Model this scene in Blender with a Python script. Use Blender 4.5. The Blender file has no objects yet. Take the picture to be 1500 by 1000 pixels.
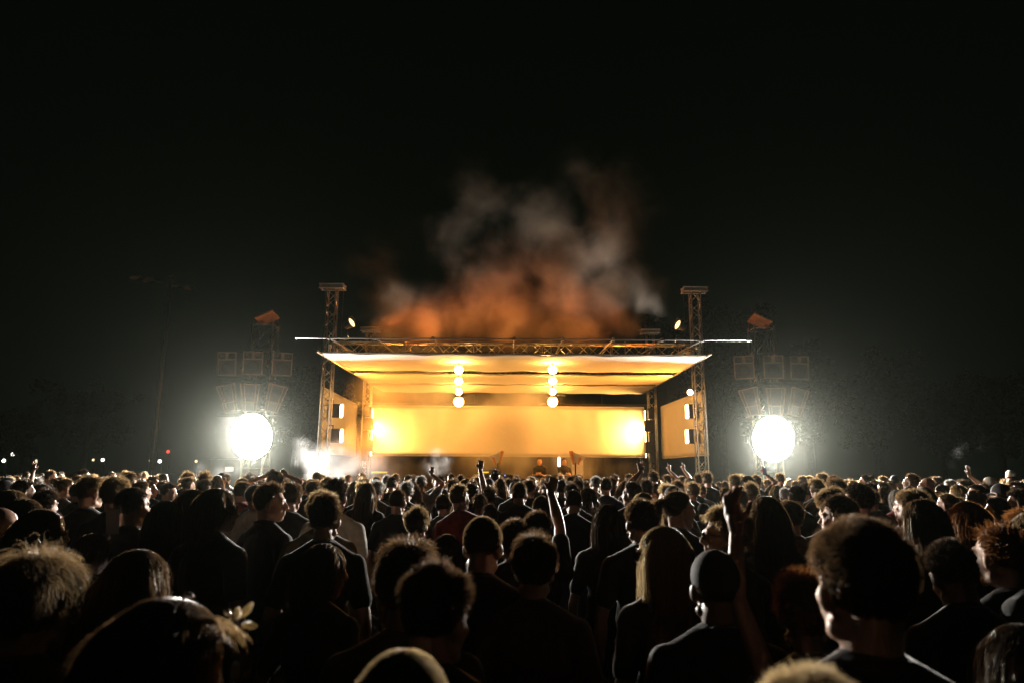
import bpy, math, random
import numpy as np
from mathutils import Vector, Matrix, Euler

random.seed(7)
RNG = np.random.default_rng(7)
SC = bpy.context.scene
COL = SC.collection
R = math.radians

# ------------------------------------------------------------------ camera
CAM_Z = 1.85
PITCH, ROLL = 10.76, 0.4
cam_d = bpy.data.cameras.new('camera')
cam = bpy.data.objects.new('camera', cam_d)
COL.objects.link(cam)
cam_d.lens = 24.0
cam_d.sensor_width = 36.0
cam_d.clip_start = 0.05
cam_d.clip_end = 600
CAM_M = Matrix.Translation((0, 0, CAM_Z)) @ Matrix.Rotation(R(90 + PITCH), 4, 'X') @ Matrix.Rotation(R(ROLL), 4, 'Z')
cam.matrix_world = CAM_M
SC.camera = cam
cam_d.dof.use_dof = True
cam_d.dof.focus_distance = 9.0
cam_d.dof.aperture_fstop = 3.0


def P(px, py, Y):
    """the point of the place at depth Y that the photograph shows at (px, py) of 1500 x 1000"""
    d = CAM_M.to_3x3() @ Vector(((px - 750) / 1000, (500 - py) / 1000, -1))
    return Vector((0, 0, CAM_Z)) + d * (Y / d.y)


# ------------------------------------------------------------------ mesh helpers
def np_mesh(name, V, F):
    V = np.asarray(V, dtype=np.float32)
    F = np.asarray(F, dtype=np.int32)
    me = bpy.data.meshes.new(name)
    n, k = F.shape
    me.vertices.add(len(V))
    me.vertices.foreach_set('co', V.ravel())
    me.loops.add(n * k)
    me.loops.foreach_set('vertex_index', F.ravel())
    me.polygons.add(n)
    me.polygons.foreach_set('loop_start', np.arange(n, dtype=np.int32) * k)
    me.update(calc_edges=True)
    me.validate()
    return me


def smooth(me):
    me.polygons.foreach_set('use_smooth', np.ones(len(me.polygons), dtype=bool))
    me.update()


class MB:
    """collects boxes, tubes, lathes; build() links them as one mesh object"""

    def __init__(self):
        self.V, self.F = [], []
        self.n = 0

    def add(self, V, F):
        self.V.extend([tuple(v) for v in V])
        self.F.extend([tuple(i + self.n for i in f) for f in F])
        self.n += len(V)

    def box(self, c, s, rot=None, taper=None):
        c = Vector(c)
        vs = []
        for z in (-.5, .5):
            for x, y in ((-.5, -.5), (.5, -.5), (.5, .5), (-.5, .5)):
                t = 1.0
                if taper is not None and z < 0:
                    t = taper
                v = Vector((x * s[0] * t, y * s[1] * t, z * s[2]))
                if rot is not None:
                    v = rot @ v
                vs.append(c + v)
        self.add(vs, [(0, 3, 2, 1), (4, 5, 6, 7), (0, 1, 5, 4), (1, 2, 6, 5), (2, 3, 7, 6), (3, 0, 4, 7)])
        return self

    def tube(self, p0, p1, r, n=7, r1=None):
        p0, p1 = Vector(p0), Vector(p1)
        d = (p1 - p0)
        if d.length < 1e-6:
            return self
        d.normalize()
        a = d.orthogonal().normalized()
        b = d.cross(a)
        r1 = r if r1 is None else r1
        vs = []
        for p, rr in ((p0, r), (p1, r1)):
            for i in range(n):
                t = 2 * math.pi * i / n
                vs.append(p + a * math.cos(t) * rr + b * math.sin(t) * rr)
        fs = [(i, (i + 1) % n, n + (i + 1) % n, n + i) for i in range(n)]
        fs += [tuple(range(n - 1, -1, -1)), tuple(range(n, 2 * n))]
        self.add(vs, fs)
        return self

    def lathe(self, base, axis, prof, n=20, caps=True):
        base = Vector(base)
        d = Vector(axis).normalized()
        a = d.orthogonal().normalized()
        b = d.cross(a)
        vs, fs = [], []
        for (rr, h) in prof:
            for i in range(n):
                t = 2 * math.pi * i / n
                vs.append(base + d * h + a * math.cos(t) * rr + b * math.sin(t) * rr)
        for j in range(len(prof) - 1):
            for i in range(n):
                k = (i + 1) % n
                fs.append((j * n + i, j * n + k, (j + 1) * n + k, (j + 1) * n + i))
        if caps:
            fs.append(tuple(range(n - 1, -1, -1)))
            m = (len(prof) - 1) * n
            fs.append(tuple(range(m, m + n)))
        self.add(vs, fs)
        return self

    def path(self, pts, r, n=7):
        for a, b in zip(pts[:-1], pts[1:]):
            self.tube(a, b, r, n)
        return self

    def truss(self, p0, p1, side=.29, r=.025, rd=.011, step=None, up=(0, 0, 1)):
        p0, p1 = Vector(p0), Vector(p1)
        d = (p1 - p0)
        L = d.length
        d.normalize()
        u = Vector(up)
        if abs(d.dot(u)) > .9:
            u = Vector((0, 1, 0))
        a = d.cross(u).normalized() * side / 2
        b = a.cross(d).normalized() * side / 2
        co = [a + b, a - b, -a - b, -a + b]
        for c in co:
            self.tube(p0 + c, p1 + c, r, 8)
        step = step or side * 1.05
        m = max(1, round(L / step))
        for f in range(4):
            c0, c1 = co[f], co[(f + 1) % 4]
            for i in range(m):
                q0 = p0 + d * (L * i / m)
                q1 = p0 + d * (L * (i + 1) / m)
                if (i + f) % 2:
                    self.tube(q0 + c0, q1 + c1, rd, 5)
                else:
                    self.tube(q0 + c1, q1 + c0, rd, 5)
                if i % 6 == 0:
                    self.tube(q0 + c0, q0 + c1, rd, 5)
        return self

    def mesh(self, name, bevel=0):
        me = bpy.data.meshes.new(name)
        me.from_pydata([tuple(v) for v in self.V], [], self.F)
        me.update()
        return me

    def build(self, name, mat, parent=None, sm=False, bevel=0):
        me = self.mesh(name)
        me.materials.append(mat)
        if sm:
            smooth(me)
        o = bpy.data.objects.new(name, me)
        COL.objects.link(o)
        if parent is not None:
            o.parent = parent
        if bevel:
            m = o.modifiers.new('bevel', 'BEVEL')
            m.width = bevel
            m.segments = 2
            m.limit_method = 'ANGLE'
        return o


def tag(o, label=None, cat=None, group=None, kind=None):
    if label:
        o['label'] = label
    if cat:
        o['category'] = cat
    if group:
        o['group'] = group
    if kind:
        o['kind'] = kind
    return o


def empty(name, loc=(0, 0, 0), rz=0):
    o = bpy.data.objects.new(name, None)
    COL.objects.link(o)
    o.location = loc
    o.rotation_euler = (0, 0, rz)
    o.empty_display_size = .2
    return o


def copy_tree(o, parent=None):
    c = o.copy()
    COL.objects.link(c)
    if parent is not None:
        c.parent = parent
    for ch in o.children:
        copy_tree(ch, c)
    return c


# ------------------------------------------------------------------ materials
def mat_new(name):
    m = bpy.data.materials.new(name)
    m.use_nodes = True
    nt = m.node_tree
    for n in list(nt.nodes):
        nt.nodes.remove(n)
    out = nt.nodes.new('ShaderNodeOutputMaterial')
    return m, nt, out


def mat_pbr(name, col, rough=.6, metal=0, noise=.25, scale=8, bump=.0, sheen=0, spec=.4, sss=0, transl=0):
    m, nt, out = mat_new(name)
    b = nt.nodes.new('ShaderNodeBsdfPrincipled')
    tc = nt.nodes.new('ShaderNodeTexCoord')
    no = nt.nodes.new('ShaderNodeTexNoise')
    no.inputs['Scale'].default_value = scale
    no.inputs['Detail'].default_value = 5
    nt.links.new(tc.outputs['Object'], no.inputs['Vector'])
    rp = nt.nodes.new('ShaderNodeValToRGB')
    rp.color_ramp.elements[0].position = .3
    rp.color_ramp.elements[1].position = .75
    rp.color_ramp.elements[0].color = (*[c * (1 - noise) for c in col], 1)
    rp.color_ramp.elements[1].color = (*[min(1, c * (1 + noise)) for c in col], 1)
    nt.links.new(no.outputs['Fac'], rp.inputs['Fac'])
    nt.links.new(rp.outputs['Color'], b.inputs['Base Color'])
    b.inputs['Roughness'].default_value = rough
    b.inputs['Metallic'].default_value = metal
    b.inputs['Specular IOR Level'].default_value = spec
    if sheen:
        b.inputs['Sheen Weight'].default_value = sheen
        b.inputs['Sheen Roughness'].default_value = .4
    if sss:
        b.inputs['Subsurface Weight'].default_value = sss
        b.inputs['Subsurface Radius'].default_value = (1, .3, .15)
        b.inputs['Subsurface Scale'].default_value = .012
    if bump:
        bp = nt.nodes.new('ShaderNodeBump')
        bp.inputs['Strength'].default_value = bump
        bp.inputs['Distance'].default_value = .01
        nt.links.new(no.outputs['Fac'], bp.inputs['Height'])
        nt.links.new(bp.outputs['Normal'], b.inputs['Normal'])
    sh = b.outputs[0]
    if transl:
        t = nt.nodes.new('ShaderNodeBsdfTranslucent')
        t.inputs['Color'].default_value = (*[min(1, c * 1.0) for c in col], 1)
        mx = nt.nodes.new('ShaderNodeMixShader')
        mx.inputs[0].default_value = transl
        nt.links.new(b.outputs[0], mx.inputs[1])
        nt.links.new(t.outputs[0], mx.inputs[2])
        sh = mx.outputs[0]
    nt.links.new(sh, out.inputs['Surface'])
    return m


def mat_emit(name, col, strength):
    m, nt, out = mat_new(name)
    e = nt.nodes.new('ShaderNodeEmission')
    e.inputs['Color'].default_value = (*col, 1)
    e.inputs['Strength'].default_value = strength
    nt.links.new(e.outputs[0], out.inputs['Surface'])
    return m


def mat_hair(name, col, tcol, tf=.35, rough=.45):
    m, nt, out = mat_new(name)
    b = nt.nodes.new('ShaderNodeBsdfPrincipled')
    b.inputs['Base Color'].default_value = (*col, 1)
    b.inputs['Roughness'].default_value = rough
    b.inputs['Specular IOR Level'].default_value = .6
    b.inputs['Specular Tint'].default_value = (1, .8, .52, 1)
    oi = nt.nodes.new('ShaderNodeNewGeometry')
    mr = nt.nodes.new('ShaderNodeMapRange')
    mr.inputs['To Min'].default_value = .5
    mr.inputs['To Max'].default_value = 1.5
    nt.links.new(oi.outputs['Random Per Island'], mr.inputs['Value'])
    mu = nt.nodes.new('ShaderNodeMix')
    mu.data_type = 'RGBA'
    mu.blend_type = 'MULTIPLY'
    mu.inputs[0].default_value = 1
    mu.inputs[6].default_value = (*tcol, 1)
    nt.links.new(mr.outputs[0], mu.inputs[7])
    t = nt.nodes.new('ShaderNodeBsdfTranslucent')
    nt.links.new(mu.outputs[2], t.inputs['Color'])
    mx = nt.nodes.new('ShaderNodeMixShader')
    mx.inputs[0].default_value = tf
    nt.links.new(b.outputs[0], mx.inputs[1])
    nt.links.new(t.outputs[0], mx.inputs[2])
    nt.links.new(mx.outputs[0], out.inputs['Surface'])
    return m


M = {}
M['truss'] = mat_pbr('aluminium_truss', (.5, .48, .45), .38, .85, .2, 12)
M['black_metal'] = mat_pbr('black_metal', (.02, .02, .02), .5, .3, .3, 10)
M['black_cloth'] = mat_pbr('black_cloth', (.012, .011, .011), .95, 0, .4, 20, .3)
M['steel'] = mat_pbr('steel_pipe', (.34, .34, .34), .4, .9, .1, 10)
M['fabric'] = mat_pbr('cream_fabric', (.74, .72, .66), .9, 0, .05, 3, .12, transl=.3)
M['canopy'] = mat_pbr('canopy_fabric', (.74, .72, .66), .8, 0, .06, 1.6, .15, transl=.35)
M['edge'] = mat_pbr('pale_edge', (.7, .68, .62), .6, 0, .1, 5)
M['deck'] = mat_pbr('stage_deck', (.03, .028, .025), .7, 0, .4, 6)
M['plywood'] = mat_pbr('plywood', (.2, .13, .075), .6, 0, .3, 7, .1)
M['speaker_face'] = mat_pbr('speaker_face', (.035, .033, .03), .6, 0, .3, 10)
M['tarp'] = mat_pbr('orange_tarp', (.5, .2, .06), .7, 0, .3, 5, .2)
M['ground'] = mat_pbr('trodden_grass', (.035, .037, .022), .95, 0, .5, 3, .4)
M['skin_a'] = mat_pbr('skin_fair', (.5, .3, .21), .5, 0, .08, 30, .05, sss=.12)
M['skin_b'] = mat_pbr('skin_tan', (.36, .2, .13), .5, 0, .08, 30, .05, sss=.12)
M['skin_c'] = mat_pbr('skin_brown', (.16, .085, .05), .45, 0, .1, 30, .05, sss=.08)
for k, c in dict(black=(.013, .013, .014), charcoal=(.035, .035, .036), navy=(.015, .02, .04), grey=(.14, .14, .13),
                 white=(.55, .54, .5), olive=(.06, .062, .03), brown=(.06, .04, .028), yellow=(.6, .33, .03),
                 denim=(.06, .09, .16), red=(.22, .02, .015), beige=(.3, .25, .18)).items():
    M['cloth_' + k] = mat_pbr('cloth_' + k, c, .9, 0, .18, 25, .25, sheen=.45)
M['hair_black'] = mat_hair('hair_black', (.012, .009, .008), (.16, .1, .06), .12, .46)
M['hair_brown'] = mat_hair('hair_brown', (.03, .018, .01), (.34, .2, .1), .2, .46)
M['hair_light'] = mat_hair('hair_light_brown', (.08, .05, .026), (.5, .33, .16), .28, .48)
M['hair_blond'] = mat_hair('hair_blond', (.26, .17, .08), (.65, .48, .25), .36, .48)
M['hair_grey'] = mat_hair('hair_grey', (.22, .21, .2), (.4, .39, .37), .4)
M['hair_ginger'] = mat_hair('hair_ginger', (.14, .05, .018), (.5, .2, .06), .26, .48)
M['glasses'] = mat_pbr('glossy_black_plastic', (.01, .01, .011), .15, 0, .1, 5, spec=.6)
M['cap_dark'] = mat_pbr('cap_dark', (.02, .02, .025), .85, 0, .2, 20, .2)
M['cap_pale'] = mat_pbr('cap_pale', (.45, .4, .33), .85, 0, .15, 20, .2)
M['bark'] = mat_pbr('bark', (.06, .045, .03), .9, 0, .4, 6, .5)
M['leaf'] = mat_pbr('leaf', (.04, .055, .022), .6, 0, .5, 2, transl=.3)
M['cup'] = mat_pbr('cup_plastic', (.7, .48, .2), .3, 0, .1, 5, transl=.75)
M['paper'] = mat_pbr('pale_plastic', (.6, .52, .5), .5, 0, .05, 5)
M['clip'] = mat_pbr('shiny_clip', (.8, .8, .82), .12, .9, .05, 5)
M['petal'] = mat_pbr('pale_petals', (.75, .62, .4), .5, 0, .1, 8, transl=.35)
AMBER = (1.0, .335, .04)
WARM = (1.0, .86, .68)
M['flood_lens'] = mat_emit('floodlight_glass_lit', (1, .95, .85), 2500)
M['amber_lens'] = mat_emit('amber_lamp_lit', (1, .5, .1), 300)
M['orange_lens'] = mat_emit('orange_lamp_lit', (1, .3, .05), 140)
M['tube_lens'] = mat_emit('amber_tube_lit', (1, .7, .3), 14)
M['spot_lens'] = mat_emit('spot_glass_lit', (1, .72, .34), 2.2)
M['bar_lens'] = mat_emit('yellow_bar_lit', (1, .6, .06), 1.1)
M['cool_lens'] = mat_emit('white_lamp_lit', (1, .95, .85), 5)
M['dim_lens'] = mat_emit('window_lit', (1, .75, .42), 1.6)
M['red_lens'] = mat_emit('red_lamp_lit', (1, .08, .04), 1.5)
M['blue_led'] = mat_emit('blue_led_lit', (.1, .25, 1), 3)
M['phone_screen'] = mat_emit('phone_screen_lit', (.95, .95, 1), 1.1)
M['phone_view'] = mat_emit('phone_view_lit', (.5, .5, .6), .12)

# ------------------------------------------------------------------ people: pieces for the remesh
def _sphere(nu=14, nv=10):
    V = [(0, 0, 1)]
    for j in range(1, nv):
        t = math.pi * j / nv
        for i in range(nu):
            p = 2 * math.pi * i / nu
            V.append((math.sin(t) * math.cos(p), math.sin(t) * math.sin(p), math.cos(t)))
    V.append((0, 0, -1))
    F = []
    for i in range(nu):
        F.append((0, 1 + i, 1 + (i + 1) % nu))
    for j in range(nv - 2):
        a, b = 1 + j * nu, 1 + (j + 1) * nu
        for i in range(nu):
            k = (i + 1) % nu
            F += [(a + i, b + i, b + k), (a + i, b + k, a + k)]
    l = len(V) - 1
    a = 1 + (nv - 2) * nu
    for i in range(nu):
        F.append((a + i, l, a + (i + 1) % nu))
    return np.array(V, float), np.array(F, int)


SPH_V, SPH_F = _sphere()


class Blob:
    """ellipsoids and tapered limbs that are melted into one continuous surface"""

    def __init__(self):
        self.V, self.F, self.n = [], [], 0

    def _add(self, V, F):
        self.V.append(V)
        self.F.append(F + self.n)
        self.n += len(V)

    def ell(self, c, r, M4=None, rot=None):
        V = SPH_V * np.array(r)
        if rot is not None:
            V = V @ np.array(rot.to_3x3()).T
        V = V + np.array(c)
        if M4 is not None:
            A = np.array(M4)
            V = V @ A[:3, :3].T + A[:3, 3]
        self._add(V, SPH_F)

    def limb(self, p0, p1, r0, r1, M4=None, flat=1.0):
        p0, p1 = np.array(p0, float), np.array(p1, float)
        d = p1 - p0
        L = np.linalg.norm(d)
        d = d / max(L, 1e-9)
        up = np.array((0, 0, 1.)) if abs(d[2]) < .9 else np.array((0, 1., 0))
        a = np.cross(d, up)
        a /= np.linalg.norm(a)
        b = np.cross(d, a) * flat
        n = 12
        rings = []
        for t in (-80, -50, -25, 0):
            rings.append((p0 + d * r0 * math.sin(R(t)), r0 * math.cos(R(t))))
        for t in (0, 25, 50, 80):
            rings.append((p1 + d * r1 * math.sin(R(t)), r1 * math.cos(R(t))))
        V = []
        for c, r in rings:
            for i in range(n):
                q = 2 * math.pi * i / n
                V.append(c + a * r * math.cos(q) + b * r * math.sin(q))
        m = len(rings)
        V += [p0 - d * r0, p1 + d * r1]
        F = []
        for j in range(m - 1):
            for i in range(n):
                k = (i + 1) % n
                F += [(j * n + i, j * n + k, (j + 1) * n + k), (j * n + i, (j + 1) * n + k, (j + 1) * n + i)]
        for i in range(n):
            k = (i + 1) % n
            F += [(m * n, k, i), (m * n + 1, (m - 1) * n + i, (m - 1) * n + k)]
        V = np.array(V)
        if M4 is not None:
            A = np.array(M4)
            V = V @ A[:3, :3].T + A[:3, 3]
        self._add(V, np.array(F))

    def chain(self, pts, rs, M4=None):
        for i in range(len(pts) - 1):
            self.limb(pts[i], pts[i + 1], rs[i], rs[i + 1], M4)

    def melt(self, name, voxel, it=3, wrinkle=0, seed=0):
        me = np_mesh(name + '_raw', np.concatenate(self.V), np.concatenate(self.F))
        o = bpy.data.objects.new(name + '_raw', me)
        COL.objects.link(o)
        m = o.modifiers.new('remesh', 'REMESH')
        m.mode = 'VOXEL'
        m.voxel_size = voxel
        s = o.modifiers.new('smooth', 'SMOOTH')
        s.factor = .5
        s.iterations = it
        dg = bpy.context.evaluated_depsgraph_get()
        out = bpy.data.meshes.new_from_object(o.evaluated_get(dg))
        out.name = name
        bpy.data.objects.remove(o)
        bpy.data.meshes.remove(me)
        if wrinkle:
            n = len(out.vertices)
            co = np.empty(n * 3, np.float32)
            no = np.empty(n * 3, np.float32)
            out.vertices.foreach_get('co', co)
            out.vertex_normals.foreach_get('vector', no)
            co, no = co.reshape(-1, 3), no.reshape(-1, 3)
            rg = np.random.default_rng(seed)
            h = np.zeros(n)
            for q in range(7):
                f = rg.normal(0, 1, 3)
                f *= (9 + 9 * q) / np.linalg.norm(f)
                ph = rg.uniform(0, 6.28)
                w2 = co @ (rg.normal(0, 1, 3) * 4)
                h += np.sin(co @ f + ph + 1.3 * np.sin(w2)) / (1 + .55 * q)
            co += no * (h * wrinkle)[:, None]
            out.vertices.foreach_set('co', co.ravel())
        smooth(out)
        return out


HEAD_C = Vector((0, .005, 1.614))
CR_C, CR_R = np.array((0, -.012, .03)), np.array((.078, .098, .09))


def head_matrix(yaw=0, pitch=0, roll=0):
    """yaw > 0 turns the face to +X, pitch > 0 looks down"""
    pivot = Vector((0, -.02, 1.515))
    return Matrix.Translation(pivot) @ Matrix.Rotation(R(-yaw), 4, 'Z') @ Matrix.Rotation(R(-pitch), 4, 'X') @ \
        Matrix.Rotation(R(roll), 4, 'Y') @ Matrix.Translation(HEAD_C - pivot)


def ik(S, W, hint, l1=.29, l2=.255):
    S, W = Vector(S), Vector(W)
    d = W - S
    D = d.length
    if D > (l1 + l2) * .995:
        d = d * ((l1 + l2) * .995 / D)
        W = S + d
        D = d.length
    x = (D * D + l1 * l1 - l2 * l2) / (2 * D)
    h = math.sqrt(max(0, l1 * l1 - x * x))
    u = d.normalized()
    hv = Vector(hint)
    hv = hv - u * hv.dot(u)
    hv = hv.normalized() if hv.length > 1e-5 else u.orthogonal().normalized()
    return S + u * x + hv * h, W


def add_hand(b, w, d, n, side, pose):
    """w wrist, d pointing direction, n palm normal, side +1/-1 for the thumb side"""
    w, d, n = Vector(w), Vector(d).normalized(), Vector(n)
    n = (n - d * n.dot(d)).normalized()
    a = d.cross(n).normalized() * side
    rot = Matrix((a, d, n)).transposed()
    b.ell(w + d * .05, (.041, .056, .018), rot=rot)
    b.limb(w - d * .01, w + d * .03, .027, .03)
    curl = {'open': (8, 6, 6, 10), 'relax': (35, 40, 45, 50), 'fist': (105, 108, 108, 105), 'point': (4, 100, 105, 105),
            'horns': (6, 100, 100, 6), 'two': (5, 5, 100, 105), 'flat': (8, 10, 14, 18), 'grip': (60, 62, 64, 66)}[pose]
    fan = .1 if pose == 'flat' else 1.6 if pose in ('open', 'two', 'horns') else .5
    for i, (off, L, c) in enumerate(zip((.03, .01, -.01, -.029), (.07, .078, .072, .056), curl)):
        root = w + d * .092 + a * off
        dd = (d + a * (off * 6 * fan)).normalized()
        p = root
        rr = .0098
        for k, fr in enumerate((.45, .32, .23)):
            ang = R(c) * (k + .7) * .62
            v = dd * math.cos(ang) + n * math.sin(ang)
            q = p + v * L * fr
            b.limb(p, q, rr, rr * .9)
            p = q
            rr *= .9
    t0 = w + d * .028 + a * .034
    if pose in ('fist', 'point', 'horns', 'two', 'grip'):
        t1 = t0 + (a * .5 + d * .6 + n * .5).normalized() * .04
        t2 = t1 + (-a * .5 + d * .4 + n * .5).normalized() * .03
    else:
        t1 = t0 + (a * .75 + d * .65).normalized() * .04
        t2 = t1 + (a * .4 + d * .9).normalized() * .032
    b.limb(t0, t1, .0125, .0115)
    b.limb(t1, t2, .0115, .009)


ARM_REST = {
    'down': dict(w=(.25, .05, .86), hint=(.5, -1, 0), hd=(0, .2, -1), hn=(-1, 0, 0), pose='relax'),
    'front': dict(w=(.09, .3, 1.16), hint=(.6, -.4, -1), hd=(-.6, .5, .3), hn=(-.4, -.6, 0), pose='relax'),
    'phone': dict(w=(.07, .33, 1.33), hint=(.6, -.3, -1), hd=(-.25, .3, .9), hn=(-.5, -.7, 0), pose='grip'),
    'up': dict(w=(.3, .16, 1.92), hint=(1, -.2, -.3), hd=(0, .1, 1), hn=(0, 1, 0), pose='open'),
    'chest': dict(w=(.02, .2, 1.26), hint=(.8, -.3, -1), hd=(-1, .25, .15), hn=(0, -1, 0), pose='relax'),
}


def make_person_meshes(name, fem=False, yaw=0, pitch=0, roll=0, arms=('down', 'down'), voxel=.012, seed=0,
                       sleeve=.62, handv=None):
    Mh = head_matrix(yaw, pitch, roll)
    b = Blob()
    # head
    b.ell(CR_C, CR_R - .002, Mh)
    b.ell((0, .03, -.03), (.064 if not fem else .061, .064, .086), Mh)
    b.ell((0, .058, -.092), (.036 if not fem else .03, .034, .026), Mh)
    b.limb((-.05, .0, -.075), (-.02, .06, -.1), .024, .02, Mh)
    b.limb((.05, .0, -.075), (.02, .06, -.1), .024, .02, Mh)
    b.ell((0, .074, .03), (.056, .022, .013), Mh)
    b.limb((0, .092, .012), (0, .113, -.026), .0095, .0125, Mh)
    b.ell((0, .1, -.032), (.018, .014, .009), Mh)
    b.ell((0, .091, -.056), (.024, .012, .007), Mh)
    b.ell((0, .088, -.069), (.022, .012, .008), Mh)
    for s in (-1, 1):
        b.ell((s * .03, .075, .004), (.014, .014, .011), Mh)
        b.ell((s * .036, .066, -.03), (.022, .02, .02), Mh)
        b.ell((s * .079, -.008, -.012), (.011, .022, .033), Mh, rot=Matrix.Rotation(R(-s * 22), 4, 'Z'))
        b.ell((s * .073, -.004, -.035), (.01, .013, .013), Mh)
    nr = .048 if fem else .056
    nt = Mh @ Vector((0, -.025, -.07))
    b.limb(nt, (0, -.025, 1.44), nr, nr * 1.12)
    b.limb(Mh @ Vector((0, -.045, -.03)), (0, -.03, 1.44), nr * .85, nr * .9)
    # torso
    sw = .158 if fem else .182
    t = Blob()

    def torso(q, e, leg=False):
        if not leg:
            q.limb((-sw, -.018, 1.362), (sw, -.018, 1.362), .057 + e, .057 + e)
            q.limb((0, -.034, 1.464), (-sw * .9, -.02, 1.375), nr * .95 + e, .046 + e)
            q.limb((0, -.034, 1.464), (sw * .9, -.02, 1.375), nr * .95 + e, .046 + e)
            q.ell((0, -.01, 1.27), (sw * .97 + e, .112 + e, .2), None)
            q.ell((0, .005, 1.08), ((.135 if fem else .155) + e, .105 + e, .2))
            if fem:
                q.ell((-.07, .085, 1.25), (.06 + e, .055 + e, .062 + e))
                q.ell((.07, .085, 1.25), (.06 + e, .055 + e, .062 + e))
        q.ell((0, -.01, .93), (.168 + e, .118 + e, .13 + (e if leg else 0)))

    torso(b, 0)
    torso(t, .014)
    t.ell((0, -.005, .95), (.175, .128, .12))
    # collar
    for i in range(14):
        a0, a1 = 2 * math.pi * i / 14, 2 * math.pi * (i + 1) / 14
        f = lambda a: (nr * 1.28 * math.cos(a), -.03 + nr * 1.3 * math.sin(a), 1.478 - .022 * math.sin(a))
        t.limb(f(a0), f(a1), .009, .009)
    # arms
    for s, spec in ((-1, arms[0]), (1, arms[1])):
        if isinstance(spec, str):
            q = ARM_REST[spec]
        else:
            q = dict(ARM_REST['up'], **spec)
        mir = (lambda v: Vector((v[0] * s, v[1], v[2]))) if isinstance(spec, str) or not spec.get('abs') else (lambda v: Vector(v))
        S = Vector((s * (sw + .006), -.018, 1.358))
        W0 = mir(q['w'])
        lift = max(0, min(1, (W0.z - 1.3) / .5))
        S = S + Vector((-s * .02, 0, .035)) * lift
        E, W = ik(S, W0, mir(q['hint']))
        k = .86 if fem else 1
        b.limb(S, S.lerp(E, .5), .054 * k, .047 * k)
        b.limb(S.lerp(E, .5), E, .047 * k, .038 * k)
        b.limb(E, E.lerp(W, .35), .038 * k, .041 * k)
        b.limb(E.lerp(W, .35), W, .041 * k, .025 * k)
        hd = mir(q['hd']) if q.get('hd') else (W - E)
        add_hand(b, W, hd, mir(q['hn']), s if not q.get('flip') else -s, q['pose'])
        if sleeve:
            t.limb(S, S.lerp(E, sleeve), .068 * k, .062 * k)
        if sleeve > .9:
            t.limb(E, E.lerp(W, .85), .052 * k, .036 * k)
    # legs
    tr = Blob()
    torso(tr, .008, True)
    for s in (-1, 1):
        H, K, A = (s * .085, -.005, .9), (s * .09, .015, .49), (s * .095, -.02, .09)
        b.limb(H, K, .086, .056)
        b.limb(K, (s * .093, -.015, .35), .056, .054)
        b.limb((s * .093, -.015, .35), A, .054, .037)
        b.limb((s * .095, -.04, .045), (s * .11, .12, .035), .042, .036)
        tr.limb(H, K, .098, .074)
        tr.limb(K, A, .074, .062)
    me_b = b.melt(name, voxel)
    me_s = t.melt('shirt', max(voxel, .009), wrinkle=.0022, seed=seed)
    me_t = tr.melt('trousers', max(voxel, .014), wrinkle=.003, seed=seed + 1)
    return me_b, me_s, me_t, Mh


# ------------------------------------------------------------------ hair
def scalp_mask(d, style):
    x, y, z = d[:, 0], d[:, 1], d[:, 2]
    zmin = np.interp(y, [-1, -.75, -.3, .02, .2, .45, .62, 1], [-.82, -.78, -.62, -.42, -.1, .28, .46, .6])
    return z > zmin


STY = {
    #         L    Lvar lift back grav curl  cap   clump
    'buzz':  (.010, .3, .9, .1, .0, 0, 1.012, 40),
    'short': (.030, .35, .75, .25, .05, 0, 1.05, 60),
    'crop':  (.037, .4, .5, .2, .08, .002, 1.09, 60),
    'fluffy': (.052, .5, .75, .18, .2, .007, 1.14, 70),
    'mop':   (.088, .5, .6, .06, .3, .013, 1.23, 110),
    'curls': (.03, .4, .75, .1, .14, .014, 1.07, 80),
    'curly': (.058, .45, .9, .1, .12, .013, 1.17, 90),
    'quiff': (.065, .4, .9, .15, .06, .004, 1.12, 45),
    'medium': (.17, .3, .35, .3, .42, .004, 1.1, 50),
    'bob':   (.24, .2, .25, .05, .6, .004, 1.1, 60),
    'long':  (.48, .2, .22, .05, .62, .006, 1.08, 70),
    'wavy':  (.40, .25, .3, .05, .5, .016, 1.12, 60),
    'pony':  (.3, .2, .2, .6, .4, .004, 1.04, 40),
    'bun':   (.3, .2, .2, .6, .4, .004, 1.04, 40),
}
STY_E = dict(bald=0, buzz=.008, short=.02, crop=.03, fluffy=.036, curly=.046, mop=.055, curls=.024, quiff=.045, medium=.022, bob=.022, long=.02,
             wavy=.026, pony=.01, bun=.012, cap=.02, beanie=.02)


def ribbons(Pts, w, rg, taper=True):
    """Pts (n, K+1, 3) -> quads"""
    n, k1, _ = Pts.shape
    d = np.diff(Pts, axis=1)
    d = np.concatenate([d, d[:, -1:]], axis=1)
    rv = rg.normal(0, 1, (n, 1, 3))
    s = np.cross(d, np.broadcast_to(rv, d.shape))
    s /= np.linalg.norm(s, axis=2, keepdims=True) + 1e-9
    tp = np.interp(np.linspace(0, 1, k1), [0, .55, 1], [1, .95, .22]) if taper else np.ones(k1)
    ww = (w * rg.uniform(.6, 1.3, (n, 1, 1))) * tp[None, :, None] * .5
    V = np.stack([Pts - s * ww, Pts + s * ww], axis=2).reshape(-1, 3)
    base = (np.arange(n) * k1 * 2)[:, None] + (np.arange(k1 - 1) * 2)[None, :]
    F = np.stack([base, base + 1, base + 3, base + 2], axis=2).reshape(-1, 4)
    return V, F


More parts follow.
